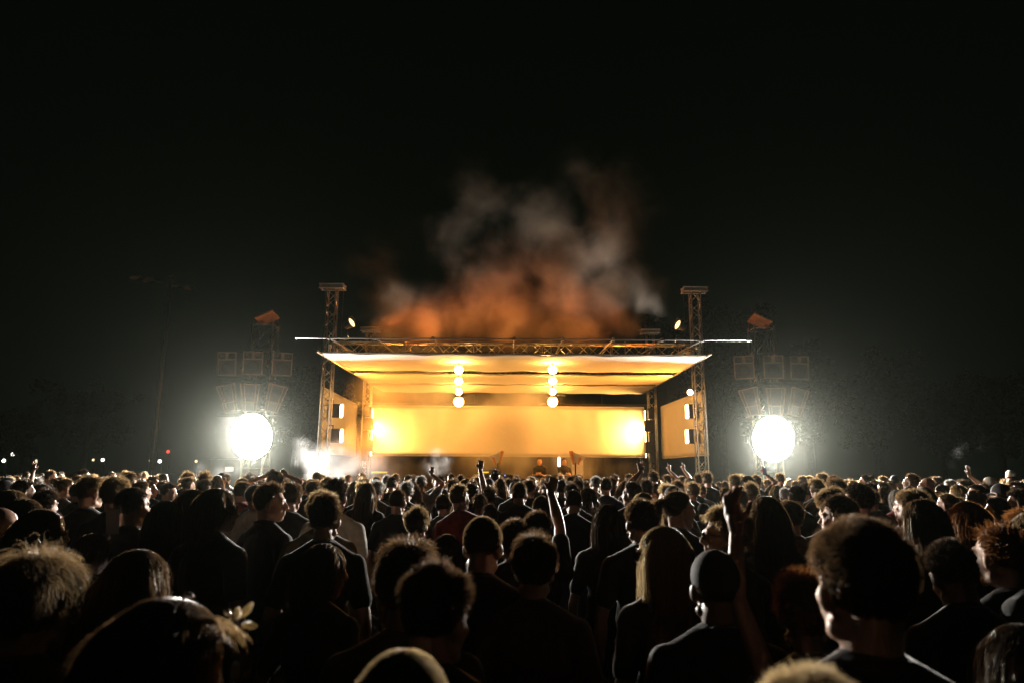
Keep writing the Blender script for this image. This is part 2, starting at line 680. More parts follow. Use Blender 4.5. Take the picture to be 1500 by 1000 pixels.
def cap_shell(scale, drop=0.0, nu=40, nv=26, style='short'):
    """scalp under the strands"""
    V = np.array([(math.sin(math.pi * j / nv) * math.cos(2 * math.pi * i / nu), math.sin(math.pi * j / nv) * math.sin(2 * math.pi * i / nu),
                   math.cos(math.pi * j / nv)) for j in range(nv + 1) for i in range(nu)])
    F = np.array([(j * nu + i, (j + 1) * nu + i, (j + 1) * nu + (i + 1) % nu, j * nu + (i + 1) % nu) for j in range(nv) for i in range(nu)])
    ok = scalp_mask(V, style)
    F = F[ok[F].all(axis=1)]
    edge = np.clip((V[:, 2] + .75) / .5, .0, 1)
    sc = 1.01 + (scale - 1.01) * np.clip(edge, .15, 1)
    Q = CR_C + CR_R * V * sc[:, None]
    used = np.unique(F)
    mp = -np.ones(len(V), int)
    mp[used] = np.arange(len(used))
    return Q[used], mp[F]


def make_hair(style, n, width, seed, yaw=0, K=None, part=0.0):
    rg = np.random.default_rng(seed)
    L, Lv, lift, back, grav, curl, capsc, ncl = STY[style]
    K = K or (4 if L < .05 else 6 if L < .12 else 12)
    d = rg.normal(0, 1, (n * 3, 3))
    d /= np.linalg.norm(d, axis=1, keepdims=True)
    d = d[scalp_mask(d, style)][:n]
    n = len(d)
    nrm = d / CR_R
    nrm /= np.linalg.norm(nrm, axis=1, keepdims=True)
    cl = rg.normal(0, 1, (ncl, 3))
    cl /= np.linalg.norm(cl, axis=1, keepdims=True)
    ci = np.argmax(d @ cl.T, axis=1)
    cn = rg.normal(0, 1, (ncl, 3))
    clen = rg.uniform(1 - Lv, 1 + Lv * .8, ncl)
    Vs, Fs, off = [], [], 0

    def push(V, F):
        nonlocal off
        Vs.append(V)
        Fs.append(F + off)
        off += len(V)

    push(*cap_shell(capsc, style=style))
    if style in ('pony', 'bun'):
        tie = np.array((0, -.9, .25 if style == 'pony' else .5))
        tie = tie / np.linalg.norm(tie)
        ts = np.linspace(0, 1, 9)[None, :, None]
        a = d[:, None, :] * (1 - ts) + tie[None, None, :] * ts
        a += (cn[ci] * .03)[:, None, :] * np.sin(ts * math.pi)
        a /= np.linalg.norm(a, axis=2, keepdims=True)
        rad = 1.03 + .05 * np.sin(ts * math.pi) * rg.uniform(.2, 1, (n, 1, 1)) + .01 * rg.normal(0, 1, (n, 1, 1))
        push(*ribbons(CR_C + CR_R * a * rad, width, rg, False))
        tp = CR_C + CR_R * tie * 1.06
        m = max(60, n // 4)
        if style == 'pony':
            p = tp + rg.normal(0, .008, (m, 3))
            v = np.array((0, -.8, .25)) + rg.normal(0, .22, (m, 3))
            pts = [p]
            KK = 10
            sl = L / KK * rg.uniform(.7, 1.1, (m, 1))
            for k in range(KK):
                v = v / np.linalg.norm(v, axis=1, keepdims=True)
                v = v * .66 + np.array((0, 0, -.34)) + rg.normal(0, .03, (m, 3))
                p = p + v / np.linalg.norm(v, axis=1, keepdims=True) * sl
                pts.append(p)
            push(*ribbons(np.stack(pts, 1), width * 1.2, rg))
        else:
            c = tp + np.array((0, -.03, .012))
            q = rg.normal(0, 1, (m, 3))
            q /= np.linalg.norm(q, axis=1, keepdims=True)
            t2 = np.cross(q, rg.normal(0, 1, (m, 3)))
            t2 /= np.linalg.norm(t2, axis=1, keepdims=True)
            an = np.linspace(0, 1.5, 7)[None, :, None]
            pts = c + (q[:, None, :] * np.cos(an) + t2[:, None, :] * np.sin(an)) * (.036 * rg.uniform(.75, 1.15, (m, 1, 1)))
            push(*ribbons(pts, width * 1.2, rg))
            push(SPH_V * .03 + c, np.concatenate([SPH_F, SPH_F[:, 2:]], axis=1)) if False else None
        # short flyaways
        m = n // 6
        p = CR_C + CR_R * d[:m] * 1.03
        v = nrm[:m] * .6 + rg.normal(0, .5, (m, 3))
        pts = np.stack([p + v * .03 * q for q in (0, .5, 1.0)], 1)
        push(*ribbons(pts, width * .6, rg))
    else:
        top = np.clip(d[:, 2] * .6 + .5, .25, 1.0) if L < .1 else np.ones(n)
        if style == 'quiff':
            top = np.clip(d[:, 2] * .8 + d[:, 1] * .3 + .25, .2, 1.2)
        ln = L * clen[ci] * rg.uniform(.8, 1.15, n) * top
        cb = np.array((0, -back, 0))
        v = nrm * lift + cb + cn[ci] * .22 + rg.normal(0, .13, (n, 3))
        if L > .15:   # parted: falls to the sides and back
            sx = np.where(d[:, 0] > part, 1, -1)
            v += np.stack([sx * .75, -.35 * np.ones(n), .1 * np.ones(n)], 1)
        p = CR_C + CR_R * d * (1.0 + (capsc - 1) * (.6 if L < .15 else .5))
        u = np.cross(nrm, rg.normal(0, 1, (n, 3)))
        u /= np.linalg.norm(u, axis=1, keepdims=True)
        w = np.cross(nrm, u)
        ph = rg.uniform(0, 6.28, (ncl,))[ci] + rg.normal(0, .5, n)
        cr, sr = math.cos(R(yaw)), math.sin(R(yaw))
        colls = [(CR_C, CR_R * (1.0 + (capsc - 1) * .55)), (np.array((0, .02, -.035)), np.array((.07, .07, .09))),
                 (np.array((0, -.03, -.15)), np.array((.062, .062, .1))),
                 (np.array((0, -.03, -.40)), np.array((.2, .125, .21)))]
        pts = [p]
        seg = (ln / K)[:, None]
        for k in range(K):
            v = v / (np.linalg.norm(v, axis=1, keepdims=True) + 1e-9)
            f = (k + 1) / K
            v = v * (1 - grav) + np.array((0, 0, -1.)) * grav + rg.normal(0, .05, (n, 3))
            if curl:
                om = (2.2 if L < .12 else 1.4)
                v += (u * np.cos(ph + om * k)[:, None] + w * np.sin(ph + om * k)[:, None]) * (curl * 38 if L < .12 else curl * 18)
            v = v / (np.linalg.norm(v, axis=1, keepdims=True) + 1e-9)
            p = p + v * seg
            for ic, (c, rr) in enumerate(colls):
                if L < .1 and ic > 1:
                    continue
                q = (p - c) / rr
                dist = np.linalg.norm(q, axis=1)
                ins = dist < 1.03
                if ins.any():
                    p[ins] = c + rr * q[ins] / dist[ins, None] * (1.03 + .03 * rg.random((ins.sum(), 1)))
            pts.append(p)
        push(*ribbons(np.stack(pts, 1), width, rg))
    me = np_mesh('hair', np.concatenate(Vs), np.concatenate(Fs))
    smooth(me)
    return me


def make_cap_mesh(kind):
    """baseball cap or knitted cap in head coordinates"""
    nu, nv = 28, 10
    V, F = [], []
    for j in range(nv + 1):
        t = (math.pi / 2 * 1.12) * j / nv
        for i in range(nu):
            a = 2 * math.pi * i / nu
            k = 1.11
            V.append((CR_C[0] + CR_R[0] * k * math.sin(t) * math.cos(a), CR_C[1] + CR_R[1] * k * math.sin(t) * math.sin(a),
                      CR_C[2] + .012 + CR_R[2] * 1.08 * math.cos(t) + (0.012 * math.sin(a) if j == nv else 0)))
    for j in range(nv):
        for i in range(nu):
            F.append((j * nu + i, (j + 1) * nu + i, (j + 1) * nu + (i + 1) % nu, j * nu + (i + 1) % nu))
    V.append((CR_C[0], CR_C[1], CR_C[2] + .018 + CR_R[2] * 1.08))
    me = bpy.data.meshes.new('cap')
    if kind == 'cap':
        b0 = len(V)
        m = 10
        for lay, dz in ((0, 0), (1, -.004)):
            for i in range(m + 1):
                a = math.pi * (.14 + .72 * i / m)
                for rr, dd in ((1.06, 0), (1.42, -.012), (1.72, -.02)):
                    V.append((CR_R[0] * rr * math.cos(a) * (1.0 if rr < 1.2 else .86), CR_C[1] + CR_R[1] * rr * math.sin(a),
                              CR_C[2] - .002 + dd + dz - .012 * abs(math.cos(a))))
        for lay in range(2):
            for i in range(m):
                for j in range(2):
                    q = b0 + lay * (m + 1) * 3 + i * 3 + j
                    F.append((q, q + 1, q + 4, q + 3) if not lay else (q + 3, q + 4, q + 1, q))
        for i in range(m):
            q = b0 + i * 3 + 2
            z = q + (m + 1) * 3
            F.append((q, z, z + 3, q + 3))
    me.from_pydata(V, [], F)
    smooth(me)
    return me


def make_glasses_mesh():
    mb = MB()
    for s in (-1, 1):
        c = Vector((s * .034, .104, .005))
        ring = [c + Vector((math.cos(a) * .029, -abs(math.cos(a) - 0) * .002 - (.006 if s * math.cos(a) > .5 else 0), math.sin(a) * .022)) for a in
                [2 * math.pi * i / 14 for i in range(15)]]
        mb.path(ring, .0028, 6)
        mb.lathe(c, (0, 1, 0), [(.027, -.0012), (.027, .0012)], 14)
        mb.tube(c + Vector((s * .029, -.004, .004)), (s * .083, .0, .006), .0028, 6)
        mb.tube((s * .083, .0, .006), (s * .084, -.03, -.012), .0028, 6)
    mb.tube((-.008, .106, .01), (.008, .106, .01), .0028, 6)
    return mb.mesh('sunglasses')

# ------------------------------------------------------------------ air and smoke
def mat_volume(name, col, density, g=.35):
    m, nt, out = mat_new(name)
    v = nt.nodes.new('ShaderNodeVolumePrincipled')
    v.inputs['Color'].default_value = (*col, 1)
    v.inputs['Density'].default_value = density
    v.inputs['Anisotropy'].default_value = g
    nt.links.new(v.outputs[0], out.inputs['Volume'])
    return m, nt, v


def box_mesh_object(name, lo, hi, mat, kind='stuff'):
    mb = MB()
    c = [(a + b) / 2 for a, b in zip(lo, hi)]
    mb.box((0, 0, 0), [b - a for a, b in zip(lo, hi)])
    o = mb.build(name, mat)
    o.location = c
    tag(o, kind=kind)
    return o


def smoke(name, lobes, gain, scale, label, g=.3, thresh=.42, col=(.9, .9, .9), step=.35, warp=.5, soft=1.0, seed=0.0):
    """lobes: (centre, (rx, ry, rz), weight): soft balls torn by noise, inside their bounding box"""
    lo = [min(c[i] - r[i] for c, r, w in lobes) for i in range(3)]
    hi = [max(c[i] + r[i] for c, r, w in lobes) for i in range(3)]
    m, nt, v = mat_volume(name, col, 1, g)
    L = nt.links
    o = box_mesh_object(name, lo, hi, m)
    mid = Vector([(a + b) / 2 for a, b in zip(lo, hi)])
    tc = nt.nodes.new('ShaderNodeTexCoord')
    off = nt.nodes.new('ShaderNodeVectorMath')
    off.operation = 'ADD'
    off.inputs[1].default_value = (seed, seed * 1.7, -seed)
    L.new(tc.outputs['Object'], off.inputs[0])
    n1 = nt.nodes.new('ShaderNodeTexNoise')
    n1.inputs['Scale'].default_value = scale
    n1.inputs['Detail'].default_value = 4.5
    n1.inputs['Roughness'].default_value = .56
    n1.inputs['Distortion'].default_value = warp
    L.new(off.outputs[0], n1.inputs['Vector'])
    prev = None
    for c, r, w in lobes:
        s = nt.nodes.new('ShaderNodeVectorMath')
        s.operation = 'SUBTRACT'
        s.inputs[1].default_value = Vector(c) - mid
        L.new(tc.outputs['Object'], s.inputs[0])
        d = nt.nodes.new('ShaderNodeVectorMath')
        d.operation = 'DIVIDE'
        d.inputs[1].default_value = r
        L.new(s.outputs[0], d.inputs[0])
        ln = nt.nodes.new('ShaderNodeVectorMath')
        ln.operation = 'LENGTH'
        L.new(d.outputs[0], ln.inputs[0])
        mr = nt.nodes.new('ShaderNodeMapRange')
        mr.interpolation_type = 'SMOOTHSTEP'
        mr.inputs['From Min'].default_value = 1
        mr.inputs['From Max'].default_value = 0
        mr.inputs['To Max'].default_value = w
        L.new(ln.outputs['Value'], mr.inputs['Value'])
        if prev is None:
            prev = mr.outputs[0]
        else:
            a = nt.nodes.new('ShaderNodeMath')
            a.operation = 'MAXIMUM'
            L.new(prev, a.inputs[0])
            L.new(mr.outputs[0], a.inputs[1])
            prev = a.outputs[0]
    # density = lobe * clamp((noise - (thresh + .35*(1-lobe)))*k)
    a = nt.nodes.new('ShaderNodeMath')
    a.operation = 'MULTIPLY_ADD'
    a.inputs[1].default_value = .30
    a.inputs[2].default_value = -thresh - .32
    L.new(prev, a.inputs[0])
    b = nt.nodes.new('ShaderNodeMath')
    b.operation = 'ADD'
    L.new(n1.outputs['Fac'], b.inputs[0])
    L.new(a.outputs[0], b.inputs[1])
    c_ = nt.nodes.new('ShaderNodeMapRange')
    c_.interpolation_type = 'SMOOTHSTEP'
    c_.inputs['From Min'].default_value = 0
    c_.inputs['From Max'].default_value = .22 * soft
    L.new(b.outputs[0], c_.inputs['Value'])
    d_ = nt.nodes.new('ShaderNodeMath')
    d_.operation = 'MULTIPLY'
    L.new(c_.outputs[0], d_.inputs[0])
    L.new(prev, d_.inputs[1])
    e = nt.nodes.new('ShaderNodeMath')
    e.operation = 'MULTIPLY'
    e.inputs[1].default_value = gain
    L.new(d_.outputs[0], e.inputs[0])
    L.new(e.outputs[0], v.inputs['Density'])
    dim = max(b - a for a, b in zip(lo, hi))
    m.cycles.volume_step_rate = step / (dim / 10)
    tag(o, label, kind='stuff')
    return o


def lamp(name, kind, loc, power, col, size=.1, aim=None, parent=None, spot=60, blend=.5, sy=None, spread=None):
    d = bpy.data.lights.new(name, kind)
    d.energy = power
    d.color = col
    o = bpy.data.objects.new(name, d)
    COL.objects.link(o)
    if kind == 'AREA':
        d.shape = 'RECTANGLE'
        d.size = size
        d.size_y = sy or size
        if spread:
            d.spread = R(spread)
    elif kind == 'SPOT':
        d.spot_size = R(spot)
        d.spot_blend = blend
        d.shadow_soft_size = size
    else:
        d.shadow_soft_size = size
    o.location = loc
    if aim is not None:
        o.rotation_euler = (Vector(aim) - Vector(loc)).to_track_quat('-Z', 'Y').to_euler()
    if parent is not None:
        o.parent = parent
    return o


# ------------------------------------------------------------------ ground
g = MB()
NG = 60
gv = []
for j in range(NG + 1):
    for i in range(NG + 1):
        x = (i / NG - .5) * 360
        y = -30 + (j / NG) * 330
        gv.append((x, y, 0))
gf = [(j * (NG + 1) + i, j * (NG + 1) + i + 1, (j + 1) * (NG + 1) + i + 1, (j + 1) * (NG + 1) + i) for j in range(NG) for i in range(NG)]
g.add(gv, gf)
tag(g.build('ground', M['ground']), kind='structure')

# ------------------------------------------------------------------ stage
YF, YB, YS = 22.0, 28.4, 28.75          # front towers, back towers, back cloth
TX = 5.98


def truss_tower(x, y, h, label):
    t = empty('truss_tower', (x, y, 0))
    tag(t, label, 'truss tower', 'truss towers of the stage')
    MB().truss((0, 0, .1), (0, 0, h), .3, .026, .012).build('mast', M['truss'], t, sm=True)
    b = MB()
    b.box((0, 0, .04), (.9, .9, .08))
    for s in (-1, 1):
        b.tube((s * .75, 0, .06), (s * .14, 0, .9), .03)
        b.tube((0, s * .75, .06), (0, s * .14, .9), .03)
    b.build('base_plate', M['truss'], t)
    hd = MB()
    for yy in (-.17, .17):
        hd.tube((-.41, yy, h + .04), (.41, yy, h + .04), .03, 8)
        hd.tube((-.41, yy, h + .17), (.41, yy, h + .17), .03, 8)
    hd.box((0, 0, h + .105), (.72, .22, .06))
    for xx in (-.38, .38):
        hd.box((xx, 0, h + .105), (.04, .38, .15))
    hd.build('head_beam', M['truss'], t)
    r = MB()
    s = -1 if x > 0 else 1
    r.tube((s * .37, 0, h), (s * .37, 0, h - 2.0), .008, 5)
    r.build('hoist_chain', M['black_metal'], t)
    return t


truss_tower(-TX, YF, 7.72, 'front truss tower holding the left end of the stage roof, beside the smoky yellow wing')
truss_tower(TX + .08, YF, 7.7, 'front truss tower holding the right end of the stage roof, beside two lit strip lamps')
truss_tower(-6.0, YB, 7.6, 'rear truss tower in smoke beside the left end of the yellow back cloth')
truss_tower(5.85, YB, 7.6, 'rear truss tower beside the right end of the yellow back cloth')

rf = empty('stage_roof', (.06, YF, 5.1))
tag(rf, 'flat stage roof of trusses over three glowing pale cloth panels', 'stage roof')


def rl(x, y, z):
    return (x, y - YF, z - 5.1)


for y, z in ((YF - .02, 5.76), (25.6, 5.62), (YB, 5.8)):
    MB().truss(rl(-TX + .17, y, z), rl(TX - .17, y, z), .36, .025, .012).build('truss_beam', M['truss'], rf, sm=True)
for x in (-TX + .05, TX - .05):
    MB().truss(rl(x, YF + .2, 5.76), rl(x, YB - .2, 5.76), .34, .025, .012).build('truss_beam', M['truss'], rf, sm=True)
XC = 5.42
CZ = 5.08


def cloth_grid(fn, nu, nv, thick=.012):
    V, F = [], []
    for s in (0, 1):
        for j in range(nv + 1):
            for i in range(nu + 1):
                p, n = fn(i / nu, j / nv)
                V.append(Vector(p) + Vector(n) * (thick * s))
    w = nu + 1
    o2 = w * (nv + 1)
    for j in range(nv):
        for i in range(nu):
            a = j * w + i
            F.append((a, a + w, a + w + 1, a + 1))
            F.append((o2 + a, o2 + a + 1, o2 + a + w + 1, o2 + a + w))
    for i in range(nu):
        F.append((i, i + 1, o2 + i + 1, o2 + i))
        a = nv * w + i
        F.append((a + 1, a, o2 + a, o2 + a + 1))
    for j in range(nv):
        a = j * w
        F.append((a + w, a, o2 + a, o2 + a + w))
        a = j * w + nu
        F.append((a, a + w, o2 + a + w, o2 + a))
    mb = MB()
    mb.add(V, F)
    return mb


def wr(x, y, k=1.0):
    return k * (.006 * math.sin(3.1 * x + 1.3 * math.sin(1.7 * y)) + .004 * math.sin(7.3 * x + 2.2 * y) + .003 * math.sin(13 * y + 4 * x))


for y0, y1 in ((19.05, 22.25), (23.15, 25.5), (26.0, 28.5)):
    def fn(u, v, y0=y0, y1=y1):
        x = -XC + 2 * XC * u
        y = y0 + (y1 - y0) * v
        sag = -.03 * math.sin(math.pi * v) * math.sin(math.pi * u)
        pull = .012 * math.sin(u * 40) * (abs(v - .5) * 2) ** 3
        return rl(x, y, CZ + sag + wr(x, y, 1.2) + pull), (0, 0, 1)
    p = cloth_grid(fn, 90, 20).build('cloth_panel', M['canopy'], rf, sm=False)
    smooth(p.data)
    fr = MB()
    for y in (y0 - .02, y1 + .02):
        fr.tube(rl(-XC, y, CZ + .03), rl(XC, y, CZ + .03), .022)
    for x in (-XC - .02, XC + .02):
        fr.tube(rl(x, y0, CZ + .03), rl(x, y1, CZ + .03), .022)
    for k in range(6):
        x = -XC + XC * 2 * k / 5
        fr.tube(rl(x, y0, CZ + .055), rl(x, y1, CZ + .055), .018)
        fr.tube(rl(x, y0 + .6, CZ + .05), rl(x, y0 + .6, 5.6), .008, 5)
    fr.build('panel_frame', M['truss'], p)
# outrigger pipe with its arms
pp = MB()
pp.tube(rl(-6.05, 18.55, 5.43), rl(6.55, 18.55, 5.45), .018, 8)
pp.build('front_pipe', M['steel'], rf)
ar = MB()
for k, x in enumerate((-5.15, -3.85, -2.25, -.0, 1.35, 2.75, 4.1, 5.2)):
    ar.tube(rl(x, 18.5, 5.45), rl(x * 1.005, YF - .2, 5.6), .022, 7)
    ar.box(rl(x, 18.55, 5.45), (.07, .09, .1))
ar.build('pipe_arm', M['truss'], rf)
for s in (-1, 1):
    ar = MB()
    ar.tube(rl(s * (XC + .06), 18.7, CZ + .02), rl(s * (XC + .06), 28.5, CZ + .06), .035, 7)
    ar.build('side_rail', M['steel'], rf)


def cloth_wall(name, a, b, z0, z1, label, cat, wav=1.0):
    """framed cloth between ground points a and b"""
    a, b = Vector(a), Vector(b)
    L = (b - a).length
    t = empty(name, (a.x, a.y, 0), math.atan2((b - a).y, (b - a).x))
    tag(t, label, cat)

    def fn(u, v):
        x, z = u * L, z0 + (z1 - z0) * v
        return (x, wr(x, z, wav) + .01 * math.sin(9 * u * L) * v * wav, z), (0, 1, 0)
    c = cloth_grid(fn, max(12, int(L * 7)), 14).build('cloth', M['fabric'], t)
    smooth(c.data)
    f = MB()
    f.tube((-.03, .05, z1 + .02), (L + .03, .05, z1 + .02), .028)
    f.tube((-.03, .05, z0 - .02), (L + .03, .05, z0 - .02), .028)
    f.tube((-.02, .05, z0), (-.02, .05, z1), .025)
    f.tube((L + .02, .05, z0), (L + .02, .05, z1), .025)
    f.build('cloth_frame', M['edge'], t)
    s = MB()
    for q in np.linspace(.15, .85, max(2, int(L / 2.5))):
        s.tube((q * L, .05, z1), (q * L, .05, 5.55), .008, 5)
    s.build('hanging_wire', M['black_metal'], t)
    return t


cloth_wall('back_cloth', (-6.0, YS), (5.55, YS), 2.5, 4.52, 'long glowing yellow cloth stretched across the back of the stage', 'back cloth')
cloth_wall('wing_cloth', (-6.15, 22.3), (-6.35, 28.2), 2.45, 4.5, 'yellow cloth wing at the left side of the stage with two dark lamp boxes', 'wing cloth')
cloth_wall('wing_cloth', (6.15, 28.2), (6.3, 22.3), 2.45, 4.5, 'yellow cloth wing at the right side of the stage with two bright strip lamps', 'wing cloth')

st = empty('stage_platform', (0, 24.5, 0))
tag(st, 'low black stage platform with dark skirting behind the crowd', 'stage')
d = MB()
for i in range(6):
    for j in range(4):
        d.box((-5 + 2 * i, -3 + 2 * j, .56), (1.99, 1.99, .1))
d.build('deck', M['deck'], st, bevel=.01)


def skirt(u, v):
    x = -6 + 12 * u
    return (x, -4.02 + .03 * math.sin(x * 17), .02 + .5 * v), (0, 1, 0)


cloth_grid(skirt, 120, 3).build('skirting', M['black_cloth'], st)
lg = MB()
for i in range(7):
    for j in range(5):
        lg.tube((-5.9 + 1.96 * i, -3.9 + 1.95 * j, 0), (-5.9 + 1.96 * i, -3.9 + 1.95 * j, .52), .03)
lg.build('platform_legs', M['truss'], st)

dr = empty('black_drape', (0, YS + .25, 0))
tag(dr, 'black drape under the yellow back cloth, with an added blackout backing behind it', 'drape')


def drp(u, v):
    x = -6.2 + 12.0 * u
    return (x, .05 * math.sin(x * 9 + math.sin(x * 2)), .05 + 4.6 * v), (0, 1, 0)  # upper part added behind the cloth to block light leaking through it


cloth_grid(drp, 200, 4).build('drape_cloth', M['black_cloth'], dr)
MB().tube((-6.2, 0, 4.67), (5.8, 0, 4.67), .025).build('rail', M['black_metal'], dr)


# --- lamps under the roof: two columns of four
def par_lamp(p, aim, r, label, power, col=AMBER, mat='amber_lens', group=None, light=True, hang=.25):
    t = empty('stage_lamp', p)
    tag(t, label, 'stage lamp', group)
    q = (Vector(aim) - Vector(p)).to_track_quat('Z', 'Y').to_matrix()
    ax = q @ Vector((0, 0, 1))
    MB().lathe(-ax * .28, ax, [(r * .45, 0), (r * .75, .05), (r * .85, .2), (r * 1.06, .27), (r * 1.06, .3), (r * .99, .3), (r * .97, .28)], 22, caps=False).build('housing', M['black_metal'], t, sm=True)
    MB().lathe(ax * .0, ax, [(r, 0), (r * .8, .02), (r * .4, .035), (.001, .04)], 22, caps=False).build('lens', M[mat], t, sm=True)
    y = MB()
    sd = ax.cross(Vector((0, 0, 1)))
    sd = sd.normalized() if sd.length > .01 else Vector((1, 0, 0))
    top = Vector((0, 0, r + hang))
    for s in (-1, 1):
        y.tube(sd * s * r * 1.12, sd * s * r * 1.12 + Vector((0, 0, r * .9)), .014, 6)
        y.tube(sd * s * r * 1.12 + Vector((0, 0, r * .9)), Vector((0, 0, r + .06)), .014, 6)
    y.tube((0, 0, r + .05), top, .016, 6)
    y.build('yoke', M['black_metal'], t)
    if light:
        lamp('lamp_light', 'POINT', ax * .12, power, col, .09, parent=t)
    return t


ORANGE = (1.0, .36, .07)


def globe_lamp(p, r, label, mat, rod):
    t = empty('stage_lamp', p)
    tag(t, label, 'stage lamp', 'lamps in two rows under the roof')
    MB().lathe((0, 0, -r), (0, 0, 1), [(.001, 0)] + [(r * math.sin(math.pi * k / 12), r * (1 - math.cos(math.pi * k / 12))) for k in range(1, 12)] + [(.001, 2 * r)], 24, caps=False).build('globe', M[mat], t, sm=True)
    MB().lathe((0, 0, r * .86), (0, 0, 1), [(r * .5, 0), (r * .45, r * .25), (.02, r * .35), (.014, rod)], 14).build('socket', M['black_metal'], t, sm=True)
    return t


for cx, side in ((672, 'left'), (809.5, 'right')):
    for k, py in enumerate((541, 557.5, 573)):
        z = 4.86
        p = P(cx, py, (z - CAM_Z) * 1000 / (690 - py))
        nm = ('front', 'middle', 'rear')[k]
        globe_lamp(p, .12, f'{nm} lamp of the {side} row hung close under the glowing roof cloth', 'amber_lens', .2)
    globe_lamp(P(cx, 588, 27.0), .19, f'round lamp hanging lowest in the {side} row above the back cloth', 'orange_lens', .8)


# --- strip lamps
def strip_box(p, rz, h, w, label, power, aim, group, mat='tube_lens'):
    """dark lamp box with a lit strip on its local -X face"""
    t = empty('strip_lamp', p, rz)
    tag(t, label, 'strip lamp', group)
    MB().box((0, 0, 0), (w, .3, h)).build('housing', M['black_metal'], t, bevel=.015)
    f = MB()
    f.box((w * .1, -.158, 0), (.02, .012, h * .94))
    f.box((w * .3, -.158, 0), (.02, .012, h * .94))
    f.build('cooling_rib', M['truss'], t)
    MB().box((-w / 2 - .055, 0, 0), (.1, .27, h * .96)).build('lens', M[mat], t, bevel=.03)
    b = MB()
    b.tube((w * .3, .12, h / 2), (w * .3, .12, h / 2 + .12), .02)
    b.tube((w * .3, .12, h / 2 + .1), (w * .3 + .18, .2, h / 2 + .1), .02)
    b.build('bracket', M['black_metal'], t)
    if power:
        lp = Vector(p) + Matrix.Rotation(rz, 3, 'Z') @ Vector((-w / 2 - .13, 0, 0))
        l = lamp('strip_light', 'AREA', lp, power, AMBER, .2, aim, sy=h * .9)
        mw = Matrix.Translation(p) @ Matrix.Rotation(rz, 4, 'Z')
        l.parent = t
        l.matrix_parent_inverse = mw.inverted()
    return t


GW = 'strip lamp boxes on the stage wings'
for py, nm in ((602, 'upper'), (638.5, 'lower')):
    p = P(1015, py, 23.0)
    strip_box(p, R(-12), .47, .28, f'{nm} of two dark boxes with a glowing strip on the right yellow wing', 370, (-1.5, 21.3, 5.1), GW)
    p = P(491, py - 1, 23.0)
    strip_box(p, R(180 + 16), .45, .3, f'{nm} of two dark lamp boxes on the left yellow wing', 370, (1.5, 21.3, 5.1), GW)
# beside the back cloth
for sx, nm in ((-1, 'left'), (1, 'right')):
    t = empty('lamp_column', (sx * 5.62 + (-.22 if sx < 0 else 0), 28.0, 0))
    tag(t, f'stack of dark lamp boxes flooding the {nm} end of the back cloth with light', 'lamp column')
    for k, (z, w) in enumerate(((4.22, .2), (3.72, .34), (3.24, .2), (2.84, .34), (2.45, .22))):
        b = MB().box((sx * (-.02 if w > .3 else .06), 0, z), (w, .3, .46 if w > .3 else .42)).build('housing', M['black_metal'], t, bevel=.012)
    MB().box((-sx * .13, .16, 3.4), (.03, .05, 1.9)).build('lens', M['tube_lens'], t)
    MB().tube((sx * .2, 0, .55), (sx * .2, 0, 4.5), .03).build('pole', M['black_metal'], t)
    l = lamp('column_light', 'AREA', (-sx * .2, .34, 3.5), 380, (1, .46, .09), .12, None, t, sy=1.2)
    # looks along the cloth
    l.rotation_euler = Vector((-sx, .42, 0)).to_track_quat('-Z', 'Z').to_euler()

# spotlights on the towers
GS = 'round spotlights on the truss towers'
for (px, py, Y, r, aim, lab, pw) in (
        (515, 473, 21.8, .16, (2.0, 19, 10.0), 'larger upper spotlight glowing beside the front left truss tower', 480),
        (509, 494, 21.7, .1, (1.0, 23.2, 8.0), 'smaller lower spotlight glowing beside the front left truss tower', 1300),
        (993, 476, 21.8, .16, (-2.5, 19, 9.6), 'larger upper spotlight glowing beside the front right truss tower', 420),
        (991, 499, 21.7, .1, (-1.0, 23.2, 8.0), 'smaller lower spotlight glowing beside the front right truss tower', 1000),
        (1011, 574, 22.0, .1, (2.5, 12, 3), 'small white spotlight above the right yellow wing', 0)):
    p = P(px, py, Y)
    q = par_lamp(p, aim, r, lab, 0, mat='cool_lens' if py == 574 else 'spot_lens', group=GS, light=False, hang=.1)
    if pw:
        ax = (Vector(aim) - p).normalized()
        lamp('lamp_light', 'SPOT', ax * .1, pw * 4, (1, .84, .64) if r > .12 else (1, .2, .03), .08, ax * 3, q, spot=80 if r > .12 else 48, blend=1)

# yellow light bars on the stage edge and small gear lights
for px, w in ((556, .5), (708, .36)):
    p = P(px, 691, 22.4)
    t = empty('light_bar', p)
    tag(t, 'short glowing yellow light bar ' + ('near the left end of the stage' if px < 600 else 'left of the performers on the stage'), 'light bar')
    MB().box((0, .04, 0), (w + .06, .06, .1)).build('housing', M['black_metal'], t)
    MB().box((0, -.01, 0), (w, .04, .05)).build('lens', M['bar_lens'], t)
    b = MB()
    for s in (-1, 1):
        b.tube((s * w * .4, .05, -.04), (s * w * .4, .05, .62 - p.z), .015)
    b.build('stand', M['black_metal'], t)

# performers' table
tb = empty('performer_table', (.75, 22.9, .61))
tag(tb, 'dark draped table of sound gear in front of the two performers', 'table')


def tcl(u, v):
    x = -2.4 + 4.8 * u
    return (x, -.45 + .02 * math.sin(x * 19), .0 + .98 * v), (0, 1, 0)


